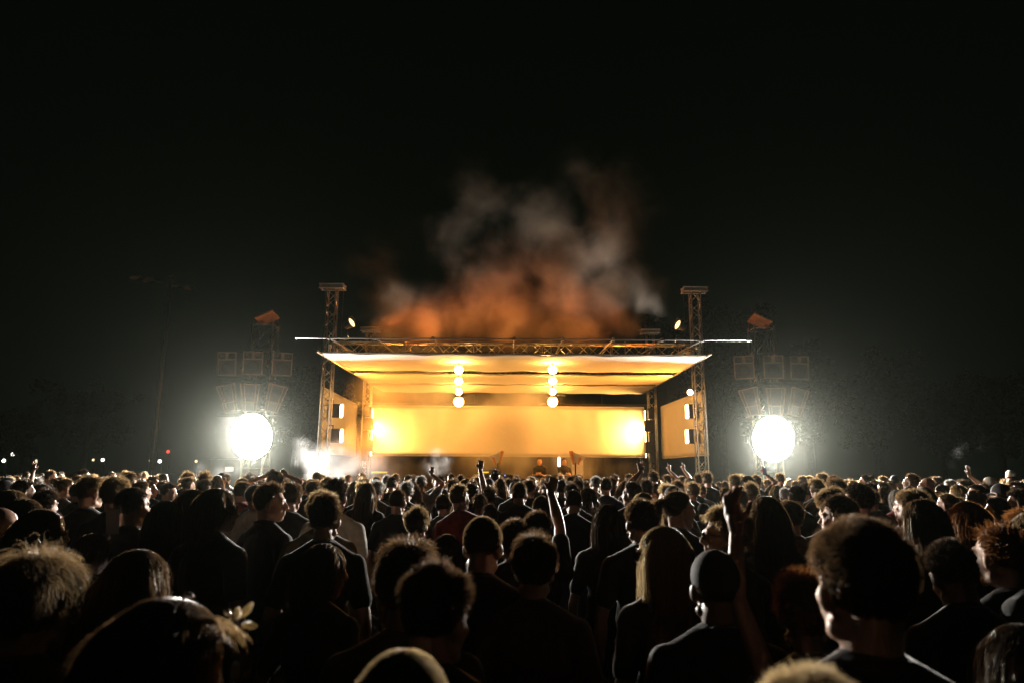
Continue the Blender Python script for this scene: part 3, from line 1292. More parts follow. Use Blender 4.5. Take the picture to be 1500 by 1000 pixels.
cloth_grid(tcl, 80, 3).build('table_cloth', M['black_cloth'], tb)
MB().box((0, 0, 1.0), (4.8, .95, .04)).build('tabletop', M['deck'], tb, bevel=.008)
gr = MB()
for x in (-1.5, -.9, .0, .6, 1.4):
    gr.box((x, .05, 1.075), (.4, .36, .11))
    for k in range(5):
        gr.tube((x - .14 + .07 * k, .0, 1.13), (x - .14 + .07 * k, .0, 1.155), .014, 8)
gr.build('sound_gear', M['black_metal'], tb, bevel=.004)
ld = MB()
for x, z in ((-1.75, 1.2), (-.95, 1.12), (-1.72, 1.34)):
    ld.box((x, -.2, z), (.035, .02, .035))
ld.build('gear_light', M['blue_led'], tb)

# flared horn monitors on poles
for px, sgn, lab in ((727, 1, 'flared pale horn loudspeaker on a pole left of the performers'), (845, -1, 'flared pale horn loudspeaker on a pole beside the right performer')):
    p = P(px, 673, 23.2)
    t = empty('horn_speaker', (p.x, p.y, .61))
    tag(t, lab, 'horn speaker', 'horn loudspeakers on poles')
    z0 = p.z - .61
    h = MB()
    # wedge shaped flare: small throat near the pole, wide mouth outwards and up
    def quad_horn(pts0, pts1):
        V = [Vector(q) for q in pts0] + [Vector(q) for q in pts1]
        h.add(V, [(0, 1, 5, 4), (1, 2, 6, 5), (2, 3, 7, 6), (3, 0, 4, 7), (3, 2, 1, 0), (4, 5, 6, 7)])
    s = sgn
    quad_horn([(s * .02, -.1, z0 - .14), (s * .02, .1, z0 - .14), (s * .08, .1, z0 - .04), (s * .08, -.1, z0 - .04)],
              [(-s * .3, -.22, z0 + .1), (-s * .3, .22, z0 + .1), (s * .13, .22, z0 + .27), (s * .13, -.22, z0 + .27)])
    h.build('horn_body', M['edge'], t, bevel=.015)
    f = MB()
    f.box((s * .16, -.1, z0 + .07), (.11, .34, .46), Matrix.Rotation(R(s * 11), 3, 'Y'), taper=.45)
    f.box((-s * .06, -.24, z0 - .03), (.09, .05, .26), Matrix.Rotation(R(-s * 16), 3, 'Y'), taper=.6)
    f.build('horn_fin', M['tarp'], t, bevel=.012)
    k = MB()
    k.tube((s * .05, 0, 0), (s * .05, 0, z0 - .1), .025, 8)
    for a in (0, 120, 240):
        k.tube((s * .05, 0, .35), (s * .05 + .32 * math.cos(R(a)), .32 * math.sin(R(a)), .02), .014, 6)
    k.build('pole', M['black_metal'], t)
# light tube, and pale board standing in for the lit backstage gap
bd = empty('backstage_gap_board', P(846, 690, 27.5))
bd.location.z = .61
tag(bd, 'pale grey board standing in for the lit backstage gap behind the right performer', 'board')
MB().box((0, 0, .87), (.45, .06, 1.7)).build('panel', M['truss'], bd, bevel=.01)
MB().box((0, .2, .05), (.7, .5, .06)).build('foot', M['black_metal'], bd)
tl = empty('light_tube', P(819, 690, 27.0))
tl.location.z = .61
tag(tl, 'upright white light tube standing between the two performers', 'light tube')
MB().lathe((0, 0, 1.45), (0, 0, 1), [(.05, 0), (.05, .33), (.03, .36)], 12).build('tube', M['cool_lens'], tl, sm=True)
MB().tube((0, 0, .04), (0, 0, 1.45), .02).lathe((0, 0, 0), (0, 0, 1), [(.2, 0), (.2, .04), (.03, .06)], 16).build('stand', M['black_metal'], tl)


# ------------------------------------------------------------------ speaker towers with floodlights
def speaker(loc, rz, tilt, kind, label, group):
    t = empty('loudspeaker', loc)
    t.rotation_euler = Euler((R(tilt), 0, rz), 'XYZ')
    tag(t, label, 'loudspeaker', group)
    tap = 1.0 if kind == 'box' else .66
    w, hh, dp = .6, .72 if kind == 'box' else .86, .55
    b = MB()
    b.box((0, dp / 2, 0), (w, dp, hh), taper=tap)
    b.build('cabinet', M['speaker_face'], t, bevel=.012)
    f = MB()

    def wd(z):   # half width at height z
        return w / 2 * (1 + (tap - 1) * (.5 - z / hh))
    e = .032
    y = -.012
    zz = (-hh / 2 + e / 2, hh / 2 - e / 2)
    split = hh / 2 - .23 if kind == 'box' else -hh / 2 + .3
    for z in (zz[0], zz[1], split):
        f.box((0, y, z), (wd(z) * 2 - .004, .05, e))
    for s in (-1, 1):
        a, c = Vector((s * (wd(zz[0]) - e / 2), y, zz[0])), Vector((s * (wd(zz[1]) - e / 2), y, zz[1]))
        L = (c - a).length
        f.box((a + c) / 2, (e, .05, L), Matrix.Rotation(math.atan2(c.x - a.x, c.z - a.z), 3, 'Y'))
        if kind != 'box':
            f.box(((a + c) / 2) * .62, (e * .8, .05, L * .9), Matrix.Rotation(math.atan2(c.x - a.x, c.z - a.z) * .6, 3, 'Y'))
    if kind == 'box':
        f.box((0, y, hh / 2 - .115), (.09, .05, .2))
    f.build('face_frame', M['plywood'], t)
    if kind == 'box':
        for s in (-1, 1):
            MB().lathe((s * .155, -.02, hh / 2 - .122), (0, 1, 0), [(.075, 0), (.05, .02), (.02, .03), (.001, .032)], 16, caps=False).build('tweeter', M['black_metal'], t, sm=True)
        zc = -.12
        rr = .19
    else:
        zc = .12
        rr = .15
    MB().lathe((0, -.03, zc), (0, 1, 0), [(rr, 0), (rr * .93, .012), (rr * .86, .0), (rr * .4, .026), (rr * .3, .02), (.001, .016)], 24, caps=False).build('woofer', M['black_metal'], t, sm=True)
    MB().box((0, dp + .02, 0), (.2, .04, .1)).build('handle', M['black_metal'], t, bevel=.01)
    return t


for sx, cx, lampy, nm in ((-1, 370, 638, 'left'), (1, 1131, 641.5, 'right')):
    Y = 21.0
    base = P(cx, 690, Y + .55)
    bx = base.x
    t = empty('speaker_tower', (bx, Y + .75, 0))
    tag(t, f'{nm} loudspeaker tower of orange-lit truss with a tilted cover on top', 'speaker tower', 'loudspeaker towers beside the stage')
    zt = 6.5
    mast = MB()
    for x in (-.32, .32):
        for y in (-.3, .3):
            mast.tube((x, y, .05), (x, y, zt), .032, 8)
    zs = [.1, 1.0, 1.9, 2.8, 3.7, 4.6, 5.6, 6.42]
    for a, c in zip(zs[:-1], zs[1:]):
        for x in (-.32, .32):
            mast.tube((x, -.3, a), (x, .3, c), .018, 6)
        for y in (-.3, .3):
            mast.tube((-.32, y, a), (.32, y, c), .018, 6)
        for y in (-.3, .3):
            mast.tube((-.32, y, c), (.32, y, c), .02, 6)
        for x in (-.32, .32):
            mast.tube((x, -.3, c), (x, .3, c), .02, 6)
    mast.build('mast', M['truss'], t, sm=True)
    cv = MB()
    q = Matrix.Rotation(R(sx * 24), 3, 'Y') @ Matrix.Rotation(R(-14), 3, 'X')
    cv.box((-sx * .02, 0, zt + .2), (.62, .6, .05), q)
    cv.box((sx * .2, .1, zt + .12), (.16, .3, .22))
    cv.tube((-sx * .3, -.28, zt), (-sx * .26, -.26, zt + .32), .015)
    cv.tube((-sx * .3, .28, zt), (-sx * .26, .26, zt + .36), .015)
    cv.build('top_cover', M['tarp'], t, bevel=.01)
    ft = MB()
    for s in (-1, 1):
        ft.box((s * .55, 0, .05), (.18, 2.2, .1))
        ft.tube((s * .5, -.9, .1), (s * .32, -.3, 1.2), .025)
    ft.build('foot', M['truss'], t)
    br = MB()
    for z in (4.6, 5.0, 3.5):
        br.box((0, -.42, z), (2.3, .07, .07))
    for s in (-1, 1):
        br.tube((s * 1.0, -.42, 5.0), (s * .32, -.3, 5.6), .015)
    br.build('crossbar', M['black_metal'], t)
    zu = CAM_Z + (690 - 536) * Y / 1000
    zl = CAM_Z + (690 - 587) * Y / 1000
    for k, off in enumerate((-.86, 0, .86)):
        wh = ('left', 'middle', 'right')[k]
        ang = (-1, 0, 1)[k] * R(13) + R(-sx * 8)
        speaker((bx + off, Y - .1 + abs(off) * .16, zu), ang, 5, 'box', f'square loudspeaker box hung {wh} in the upper row of the {nm} tower', 'loudspeakers hung on the two towers')
        lower = speaker((bx + off * .82, Y - .12 + abs(off) * .16, zl), ang, 12, 'horn', f'tapering loudspeaker hung {wh} in the lower row just above the {nm} floodlight', 'loudspeakers hung on the two towers')
        lower.rotation_euler.y = (-1, 0, 1)[k] * R(12)
    # floodlight
    p = P(cx, lampy, Y + .2)
    f = empty('floodlight', p)
    tag(f, f'dazzling round white floodlight on the {nm} loudspeaker tower', 'floodlight', 'round floodlights beside the stage')
    MB().lathe((0, .5, 0), (0, -1, 0), [(.001, -.02), (.25, 0), (.5, .1), (.64, .32), (.66, .5), (.66, .64), (.635, .64), (.61, .46)], 36, caps=False).build('housing', M['black_metal'], f, sm=True).scale = (1, 1, 1.1)
    f.rotation_euler.x = R(9)
    ln = MB().lathe((0, .06, 0), (0, -1, 0), [(.605, 0), (.57, .035), (.5, .06), (.34, .08), (.16, .09), (.001, .092)], 36, caps=False).build('lens', M['flood_lens'], f, sm=True)
    ln.scale = (1, 1, 1.1)
    yk = MB()
    for s in (-1, 1):
        yk.box((s * .74, .2, 0), (.03, .07, .3))
        yk.tube((s * .74, .2, 0), (s * .74, .7, 0), .025)
    yk.tube((-.76, .72, 0), (.76, .72, 0), .025)
    yk.build('yoke', M['black_metal'], f)

# ------------------------------------------------------------------ far things
# unlit sports floodlight mast
mp = P(236, 418, 42)
t = empty('floodlight_mast', (P(222, 690, 42).x, 42, 0))
tag(t, 'tall thin sports floodlight mast with four unlit lamps on a crossarm', 'floodlight mast')
bx = t.location.x
MB().lathe((0, 0, 0), (0, 0, 1), [(.22, 0), (.2, .3), (.12, mp.z * .5), (.08, mp.z)], 12).build('pole', M['truss'], t, sm=True)
ca = P(190, 406, 42) - t.location
cb = P(286, 424, 42) - t.location
cm = MB().tube(ca, cb, .05)
cm.tube((0, 0, mp.z), (0, 0, mp.z + .5), .05)
cm.build('crossarm', M['truss'], t)
for f in (.1, .3, .72, .92):
    q = ca.lerp(cb, f)
    MB().box(q + Vector((0, -.15, -.02)), (.5, .42, .22), Matrix.Rotation(R(25), 3, 'X'), taper=.7).build('lamp_head', M['edge'], t, bevel=.03)
MB().box((0, -.1, mp.z + .55), (.4, .3, .15), Matrix.Rotation(R(25), 3, 'X'), taper=.7).build('lamp_head', M['plywood'], t, bevel=.03)

# distant lit street lamps
for k, (px, py, Y, r, mt) in enumerate(((10, 674, 82, .2, 'cool_lens'), (23, 665, 82, .2, 'cool_lens'), (140, 673, 88, .16, 'dim_lens'), (154, 673, 85, .2, 'cool_lens'),
                                        (223, 674, 88, .15, 'dim_lens'), (228, 674, 88, .15, 'dim_lens'), (237, 675, 85, .21, 'cool_lens'), (290, 675, 88, .18, 'dim_lens'),
                                        (318, 674, 86, .2, 'cool_lens'), (57, 674, 88, .14, 'dim_lens'), (346, 682, 60, .2, 'cool_lens'), (249, 661, 90, .22, 'red_lens'))):
    p = P(px, py, Y)
    t = empty('street_lamp', (p.x, p.y, 0))
    tag(t, ('tiny red light' if mt == 'red_lens' else 'tiny distant ' + ('white' if mt == 'cool_lens' else 'warm') + ' street lamp') + ', ' +
        ('first', 'second', 'fourth', 'fifth', 'sixth', 'seventh', 'eighth', 'tenth', 'eleventh', 'third', 'nearest the left floodlight, twelfth', 'ninth')[k] +
        ' from the left beyond the crowd', 'street lamp', 'distant street lamps')
    MB().tube((0, 0, 0), (0, 0, p.z + .25), .06, 8, .04).tube((0, 0, p.z + .2), (0, -.5, p.z + .25), .035).build('post', M['black_metal'], t)
    h = MB().lathe((0, -.5, p.z - r), (0, 0, 1), [(.001, 0), (r * .7, r * .3), (r, r), (r * .7, r * 1.7), (.05, r * 2)], 12, caps=False)
    h.build('lamp_head', M[mt], t, sm=True)
# kiosk with a lit hatch
p = P(336, 690, 45)
t = empty('kiosk', (p.x, 45, 0))
tag(t, 'small dark kiosk with one warm lit hatch far behind the crowd', 'kiosk')
MB().box((0, 1, 1.25), (2.6, 2, 2.5)).build('wall', M['black_metal'], t, bevel=.03)
MB().box((0, 1, 2.56), (3, 2.4, .1)).build('roof', M['deck'], t)
f = MB().box((0, -.03, 1.88), (.62, .05, .34)).build('window', M['edge'], t)
MB().box((0, -.065, 1.88), (.5, .02, .24)).build('pane', M['dim_lens'], f)

# trees behind
def tree_meshes(seed, h):
    rg = random.Random(seed)
    tr = MB()
    tr.tube((0, 0, 0), (.1, 0, h * .5), .28, 8, .16)
    tips = []
    for k in range(9):
        a = rg.uniform(0, 6.28)
        b = Vector((.1 * rg.random(), 0, h * rg.uniform(.28, .5)))
        e = b + Vector((math.cos(a) * h * .24 * rg.uniform(.5, 1), math.sin(a) * h * .24 * rg.uniform(.5, 1), h * rg.uniform(.15, .42)))
        tr.tube(b, e, .09, 6, .03)
        tips.append(e)
    tips.append(Vector((0, 0, h * .85)))
    n = 5200
    rr = np.random.default_rng(seed)
    V, F = [], []
    cl = []
    for e in tips:
        for q in range(6):
            cl.append((np.array(e) + rr.normal(0, h * .09, 3), h * rr.uniform(.05, .1)))
    for i in range(n):
        c, s = cl[rr.integers(len(cl))]
        d = rr.normal(0, 1, 3)
        d /= np.linalg.norm(d)
        p = c + d * s * rr.uniform(.5, 1.1)
        u = rr.normal(0, 1, 3)
        u /= np.linalg.norm(u)
        w = np.cross(u, rr.normal(0, 1, 3))
        w /= np.linalg.norm(w)
        L = rr.uniform(.1, .2)
        V += [p - u * L, p + w * L * .5, p + u * L, p - w * L * .5]
        F.append((4 * i, 4 * i + 1, 4 * i + 2, 4 * i + 3))
    return tr.mesh('trunk'), np_mesh('crown', V, F)


TM = [tree_meshes(3, 10), tree_meshes(8, 9)]
TREE_AT = ((1060, 64, 1.72, 'dark tree behind the front right truss tower'), (1190, 70, 1.6, 'dark tree behind the right loudspeaker tower'),
           (1290, 72, 1.35, 'dark tree right of the right floodlight, between two taller trees'), (1385, 70, 1.2, 'low dark tree above the small wisp of smoke'),
           (1470, 66, 1.15, 'dark tree at the right edge of the field'), (430, 72, 1.45, 'dark tree between the left loudspeaker tower and the stage'),
           (120, 84, 1.2, 'dark tree beyond the field left of the floodlight mast'), (30, 80, 1.0, 'dark tree beyond the field at the left edge'))
for k, (px, Y, s, lab) in enumerate(TREE_AT):
    p = P(px, 690, Y)
    t = empty('tree', (p.x, Y, 0), k * 1.3)
    t.scale = (s * 1.1, s * 1.1, s)
    tag(t, lab, 'tree', 'dark trees behind the stage')
    for nm, me, mt in (('trunk', TM[k % 2][0], 'bark'), ('crown', TM[k % 2][1], 'leaf')):
        if not me.materials:
            me.materials.append(M[mt])
        o = bpy.data.objects.new(nm, me)
        COL.objects.link(o)
        o.parent = t

# ------------------------------------------------------------------ smoke, haze and lamp halos
def lob(px, py, Y, r, w=1.0, ry=None, rz=None):
    return (tuple(P(px, py, Y)), (r, ry or r, rz or r), w)


smoke('smoke_plume', [lob(575, 440, 22.5, 1.9), lob(600, 480, 23.5, 2.0), lob(640, 465, 23, 2.3), lob(720, 440, 23, 2.4), lob(800, 420, 22.5, 2.9, 1, 2.3), lob(870, 360, 21.5, 2.7, 1, 2.2), lob(800, 330, 21, 2.6, .85, 2.2),
                      lob(905, 420, 22, 2.3), lob(905, 465, 23.2, 1.9, .6), lob(840, 470, 23, 2.4), lob(890, 310, 21, 2.4, .8), lob(700, 330, 21, 3.2, .55), lob(560, 400, 22, 2, .5), lob(760, 480, 24, 2.6), lob(870, 270, 21, 2.3, .6), lob(552, 430, 23, 1.5, .55), lob(680, 385, 22, 1.9, .6)],
      .42, .64, 'torn plume of smoke rising above the stage roof', thresh=.22, step=.45, soft=2.9, warp=.25, seed=3.3)
smoke('roof_smoke', [lob(570, 488, 23.2, 1.5), lob(620, 478, 23.4, 1.8), lob(680, 475, 23.6, 2.0), lob(740, 470, 23.6, 2.0), lob(800, 478, 23.8, 1.8, .8), lob(860, 484, 23.8, 1.5, .7), lob(590, 450, 23, 1.3, .8), lob(700, 455, 23.4, 1.7, .8)],
      .9, .7, 'dense orange smoke rolling over the stage roof', thresh=.27, step=.45, soft=2.2, warp=.25, seed=12.4)
smoke('stage_smoke', [((-3.6, 24, 4.2), (3.0, 4.5, 3.2), .9), ((-.2, 25, 3.2), (3.4, 4.2, 3.4), .9), ((2.2, 25.5, 2.6), (2.6, 3.6, 2.6), .7), ((-4.6, 22.3, 2.2), (2.4, 2.5, 2.0), .6)],
      2.0, .5, 'thin orange smoke drifting through the stage', thresh=.2, step=.8, soft=3, warp=.3, seed=9.1)
smoke('smoke_cloud', [lob(450, 672, 19.4, .75, .9), lob(448, 652, 19.4, .6, .5), lob(475, 670, 19.0, 1.1, .9), lob(505, 680, 19, 1.3, 1), lob(462, 690, 19, .9, 1), lob(550, 684, 19.4, 1.4, .8)],
      .5, 1.5, 'bright white smoke cloud over the crowd right of the left floodlight', thresh=.25, step=.25, soft=2.4, warp=.3, seed=5.7)
smoke('smoke_puff', [lob(634, 684, 14.5, .42, 1), lob(650, 678, 14.5, .4, .9), lob(640, 664, 14.6, .4, .75)],
      1.6, 3.4, 'small tan smoke puff above a raised arm in front of the stage', thresh=.3, warp=.4, soft=2, step=.07, seed=1.2)
smoke('smoke_puff', [lob(1410, 672, 15.5, .55, .8, .5, .8), lob(1424, 656, 15.5, .5, .8, .5, .6), lob(1438, 644, 15.5, .4, .55, .4, .45)],
      .3, 2.6, 'faint small smoke wisp above the heads at the far right', thresh=.33, warp=.4, soft=2.4, step=.12, seed=2.8)
smoke('smoke_wisp', [lob(290, 690, 16, .5, .8), lob(325, 694, 16, .5, .8), lob(345, 690, 16, .4, .7)],
      .35, 2.2, 'faint bluish smoke wisp over heads left of the left floodlight', thresh=.33, warp=.3, soft=1.4, step=.15, seed=7.7)


HALO = ((8.8, .00003), (6.6, .00005), (4.9, .0001), (3.5, .00018), (2.4, .0003), (1.7, .0003))  # shells added as each floodlight's glow halo: radius, density


def lamp_halo(c, shells, nm, g=.78):
    """halo volume added round a lamp, densest at its middle: even balls inside one another"""
    for k, (rad, dens) in enumerate(shells):
        m, nt, v = mat_volume('lamp_halo', (.9, .95, .86), dens, g)
        V = SPH_BIG[0] * rad
        me = np_mesh('lamp_halo', V, SPH_BIG[1])
        me.materials.append(m)
        o = bpy.data.objects.new('lamp_halo', me)
        COL.objects.link(o)
        o.location = c
        tag(o, f'thin volume shell added as a halo round the {nm} floodlight', kind='stuff')


SPH_BIG = _sphere(32, 20)
for cx, lampy, nm in ((370, 638, 'left'), (1131, 641.5, 'right')):
    lamp_halo(tuple(P(cx, lampy, 20.9)), HALO, nm)
HAZE_D = .000055
hm, _, hv = mat_volume('haze_air', (.86, .95, .8), HAZE_D, .78)
box_mesh_object('haze', (-75, -10, -1), (75, 120, 17.5), hm)

# ------------------------------------------------------------------ night sky
w = bpy.data.worlds.new('World')
SC.world = w
w.use_nodes = True
bg = w.node_tree.nodes['Background']
bg.inputs['Color'].default_value = (.4, .75, .34, 1)
bg.inputs['Strength'].default_value = .0023
SC.view_settings.view_transform = 'Standard'
SC.view_settings.look = 'None'
SC.view_settings.exposure = 0
SC.view_settings.gamma = 1
SC.cycles.use_denoising = True
SC.cycles.use_adaptive_sampling = True
SC.cycles.adaptive_threshold = .035
SC.cycles.adaptive_min_samples = 20
SC.cycles.max_bounces = 5
SC.cycles.diffuse_bounces = 1
SC.cycles.glossy_bounces = 2
SC.cycles.transmission_bounces = 4
SC.cycles.transparent_max_bounces = 64
SC.cycles.volume_bounces = 0
SC.cycles.volume_max_steps = 160
SC.cycles.sample_clamp_indirect = 4
SC.cycles.caustics_reflective = False
SC.cycles.caustics_refractive = False
SC.cycles.use_light_tree = True

# ------------------------------------------------------------------ the crowd
# px, top, width (pixels of the 1500 wide photograph), yaw, hair style, hair colour, skin, shirt, label, options
CROWD = [
    # nearest people
    (590, 940, 140, 5, 'bob', 'blond', 'a', 'black', 'person with shoulder-length blond hair, only the glowing crown showing at the bottom edge', dict(fem=1, d=1.15)),
    (1195, 984, 175, -8, 'short', 'blond', 'a', 'charcoal', 'blurred blond crown at the bottom edge below the big man with curly hair', dict(d=.92)),
    (1256, 757, 140, -7, 'curls', 'brown', 'a', 'charcoal', 'big near man with short curly dark hair, red-lit left ear and dark sweater', dict(d=1.46, pitch=-4)),
    (240, 862, 150, 38, 'medium', 'brown', 'b', 'black', 'woman with pinned-up hair, pale flower clips and lit fringe, nearest at left', dict(fem=1, d=1.22, pitch=8, flowers=1)),
    (58, 800, 122, 20, 'mop', 'light', 'a', 'olive', 'person with big fluffy brown hair drinking from a plastic cup at the left edge', dict(d=1.9, arms=('down', dict(px=(126, 966, 2.0), abs=1, hint=(.8, .1, -1), hd=(-.6, .1, .7), hn=(-.3, -.7, -.3), pose='grip')), cup=1, cut=1.15)),
    (640, 823, 112, 35, 'crop', 'brown', 'b', 'black', 'person with red-lit side-swept dark hair nearest before the stage centre, head turned right', dict(d=1.85, pitch=6)),
    (597, 791, 104, -8, 'fluffy', 'brown', 'b', 'olive', 'person with thick wavy dark hair and open olive collar, behind the red-lit head', dict(d=2.15)),
    (1046, 804, 76, 6, 'beanie', 'black', 'c', 'black', 'broad man in a tight dark cap with red-edged shoulder, in front of the long-haired woman', dict(d=2.35, sleeve=.62)),
    (203, 798, 92, 22, 'long', 'brown', 'b', 'black', 'person with long straight hair, red streak at the parting, behind the woman with flower clips', dict(fem=1, d=2.15)),
    (1174, 832, 58, 10, 'curly', 'ginger', 'b', 'brown', 'person with curly ginger hair and sunglasses on top, left arm raised, beside the big man', dict(fem=1, d=2.25, shades=1, cut=.8, arms=(dict(abs=1, px=(1079, 772, 2.35), hint=(-.6, -.1, -1), hd=(-.09, .1, 1), hn=(.7, .7, 0), pose='relax'), 'down'), sleeve=0)),
    (782, 783, 70, 8, 'fluffy', 'brown', 'b', 'brown', 'man with fluffy curly hair and lit right ear in a brown shirt, centre', dict(d=2.85)),
    (707, 755, 60, 14, 'buzz', 'light', 'a', 'black', 'man with cropped hair and bright white rim on both ears, head bowed', dict(d=2.95, pitch=10, sleeve=.62)),
    (655, 778, 45, 0, 'long', 'black', 'b', 'black', 'dark smooth round head left of the man with cropped hair', dict(fem=1, d=3.7)),
    (972, 765, 66, -55, 'long', 'blond', 'a', 'charcoal', 'woman with long straight blond hair and glasses facing left', dict(fem=1, d=2.85, glasses=1)),
    (474, 791, 58, 58, 'medium', 'brown', 'b', 'charcoal', 'person with smooth dark hair and lit forehead turned right, below the blond pair', dict(fem=1, d=3.0, pitch=4)),
    (787, 748, 50, 5, 'crop', 'brown', 'b', 'black', 'man with dark rounded hair raising a clenched right fist high', dict(d=4.4, arms=('down', dict(px=(805, 708, 4.6), abs=1, hint=(1, -.3, -.4), hd=(.3, .35, 1), hn=(0, 1, 0), pose='fist')))),
    (752, 760, 30, -10, 'curly', 'brown', 'b', 'black', 'small curly head squeezed left of the man raising his fist', dict(d=4.3)),
    (1463, 768, 66, -18, 'bun', 'ginger', 'a', 'black', 'person with reddish pinned-up hair and an orange-lit ear at the right', dict(fem=1, d=2.75, cut=1.0)),
    (1519, 742, 62, -72, 'medium', 'light', 'a', 'charcoal', 'bright profile facing left, cut by the right edge of the picture', dict(d=2.7)),
    (1392, 788, 62, 0, 'short', 'black', 'c', 'black', 'dark broad back with a bent head right of the big man', dict(d=2.7, pitch=22)),
    (1500, 905, 90, -5, 'medium', 'black', 'b', 'black', 'dark shoulder at the lower right edge', dict(d=1.5)),
    (1349, 727, 50, -22, 'medium', 'brown', 'b', 'black', 'man with rounded dark hair and earring, in front of two similar heads', dict(d=3.75)),
    (1338, 716, 44, -28, 'crop', 'light', 'b', 'charcoal', 'lit wavy hair just behind the man with the earring', dict(d=4.25)),
    (1063, 738, 66, -74, 'fluffy', 'blond', 'a', 'black', 'woman in glasses facing left with fluffy light curls behind the raised arm', dict(fem=1, d=3.35, glasses=1)),
    (1122, 722, 48, 0, 'long', 'brown', 'b', 'charcoal', 'person with long hair right below the right floodlight', dict(fem=1, d=3.85)),
    (1157, 733, 36, 0, 'short', 'brown', 'b', 'brown', 'brown-shirted person with an ear tag right of the long hair under the floodlight', dict(d=5.0)),
    (992, 718, 44, 74, 'pony', 'brown', 'a', 'black', 'woman in profile facing right with hair tied back, right of the stage', dict(fem=1, d=4.6)),
    (938, 732, 40, -10, 'short', 'brown', 'b', 'black', 'man with short dark hair and a lit left neck, in front of the blond hair', dict(d=4.1)),
    (890, 735, 42, 0, 'long', 'black', 'b', 'black', 'person with long black hair left of the man with the lit neck', dict(fem=1, d=4.6)),
    (942, 718, 34, -8, 'long', 'blond', 'a', 'charcoal', 'yellow-rimmed long hair behind the man with the lit neck', dict(fem=1, d=5.2)),
    (611, 741, 38, 8, 'fluffy', 'light', 'a', 'charcoal', 'man with fluffy light hair standing up in tufts left of centre', dict(d=5.2)),
    (478, 722, 46, 0, 'crop', 'brown', 'a', 'black', 'tall man seen from behind with glowing rims, in front of the fluffy blond hair', dict(d=3.95)),
    (473, 716, 54, -6, 'fluffy', 'blond', 'a', 'beige', 'fluffy blond hair lit from behind, hidden by the tall man', dict(d=4.7)),
    (397, 706, 42, 82, 'crop', 'brown', 'a', 'black', 'man in sharp profile facing right below the left floodlight', dict(d=4.9)),
    (428, 706, 29, 4, 'short', 'brown', 'b', 'black', 'man in black shirt from behind, holding a cup, right of the sharp profile', dict(d=6.2, arms=('down', 'front'), cupr=1)),
    (318, 711, 52, 66, 'medium', 'brown', 'b', 'charcoal', 'person with straight hair and glasses turned right, loose grey shirt', dict(d=4.0, glasses=1)),
    (284, 713, 44, 10, 'medium', 'brown', 'b', 'charcoal', 'smooth dark head half hidden behind the person in the loose grey shirt', dict(d=4.6)),
    (244, 729, 44, 8, 'long', 'black', 'b', 'black', 'person with long straight black hair left of the loose grey shirt', dict(fem=1, d=4.3)),
    (195, 713, 42, 28, 'buzz', 'black', 'b', 'grey', 'man with shaved head and grey shirt holding a pale phone', dict(d=4.4, arms=('front', 'down'), paper=1)),
    (172, 698, 37, 10, 'fluffy', 'light', 'a', 'black', 'person with fluffy light brown hair behind the shaved head', dict(d=5.6)),
    (135, 695, 32, 30, 'crop', 'light', 'a', 'black', 'man with thick lit hair and a black shirt, tallest in the left crowd', dict(d=5.9)),
    (137, 776, 46, 58, 'medium', 'light', 'a', 'black', 'woman in glasses looking down at a glowing phone', dict(fem=1, d=4.0, pitch=14, glasses=1, phone=1, arms=('phone', 'phone'))),
    (62, 741, 54, 66, 'medium', 'light', 'b', 'black', 'person with sunglasses in profile at the left, red strap on the shoulder', dict(d=3.3, glasses=1)),
    (-2, 742, 58, 62, 'bald', 'black', 'b', 'black', 'bald man in profile at the left edge', dict(d=3.4)),
    (38, 727, 44, 48, 'medium', 'brown', 'a', 'black', 'smooth dark head with a lit forehead left of the sunglasses', dict(d=4.3)),
    (18, 714, 44, 30, 'medium', 'light', 'b', 'black', 'messy brown hair at the left edge behind the bald man', dict(d=4.6)),
    (68, 716, 30, 20, 'fluffy', 'black', 'b', 'navy', 'dark hair with a bright wavy rim below the raised arm', dict(d=6.0)),
    (1228, 724, 44, -50, 'crop', 'brown', 'a', 'black', 'man with sunglasses on his forehead facing left above the big man', dict(d=4.3, shades=1)),
    (1217, 714, 42, -10, 'fluffy', 'light', 'a', 'black', 'golden fluffy hair behind the sunglasses on the forehead', dict(d=5.0)),
    (1256, 707, 36, -30, 'short', 'black', 'b', 'charcoal', 'man with neat short black hair and visible ear, right of the golden fluffy hair', dict(d=5.2)),
    (1415, 730, 40, -30, 'wavy', 'ginger', 'a', 'black', 'reddish hair with a pale clip among the right crowd', dict(fem=1, d=4.6)),
    (1459, 728, 26, -45, 'short', 'black', 'b', 'grey', 'man facing left with a grey shirt above the orange-lit ear', dict(d=6.6)),
    (1498, 744, 40, -30, 'curly', 'ginger', 'a', 'beige', 'curly ginger hair at the right edge', dict(d=4.9, fem=1)),
    (1328, 717, 26, -30, 'short', 'black', 'b', 'black', 'dark small head peeping left of the wavy lit hair', dict(d=5.6)),
    (493, 700, 32, 12, 'crop', 'black', 'b', 'white', 'man with black hair and pale shirt straps behind the blond hair', dict(d=5.6)),
]
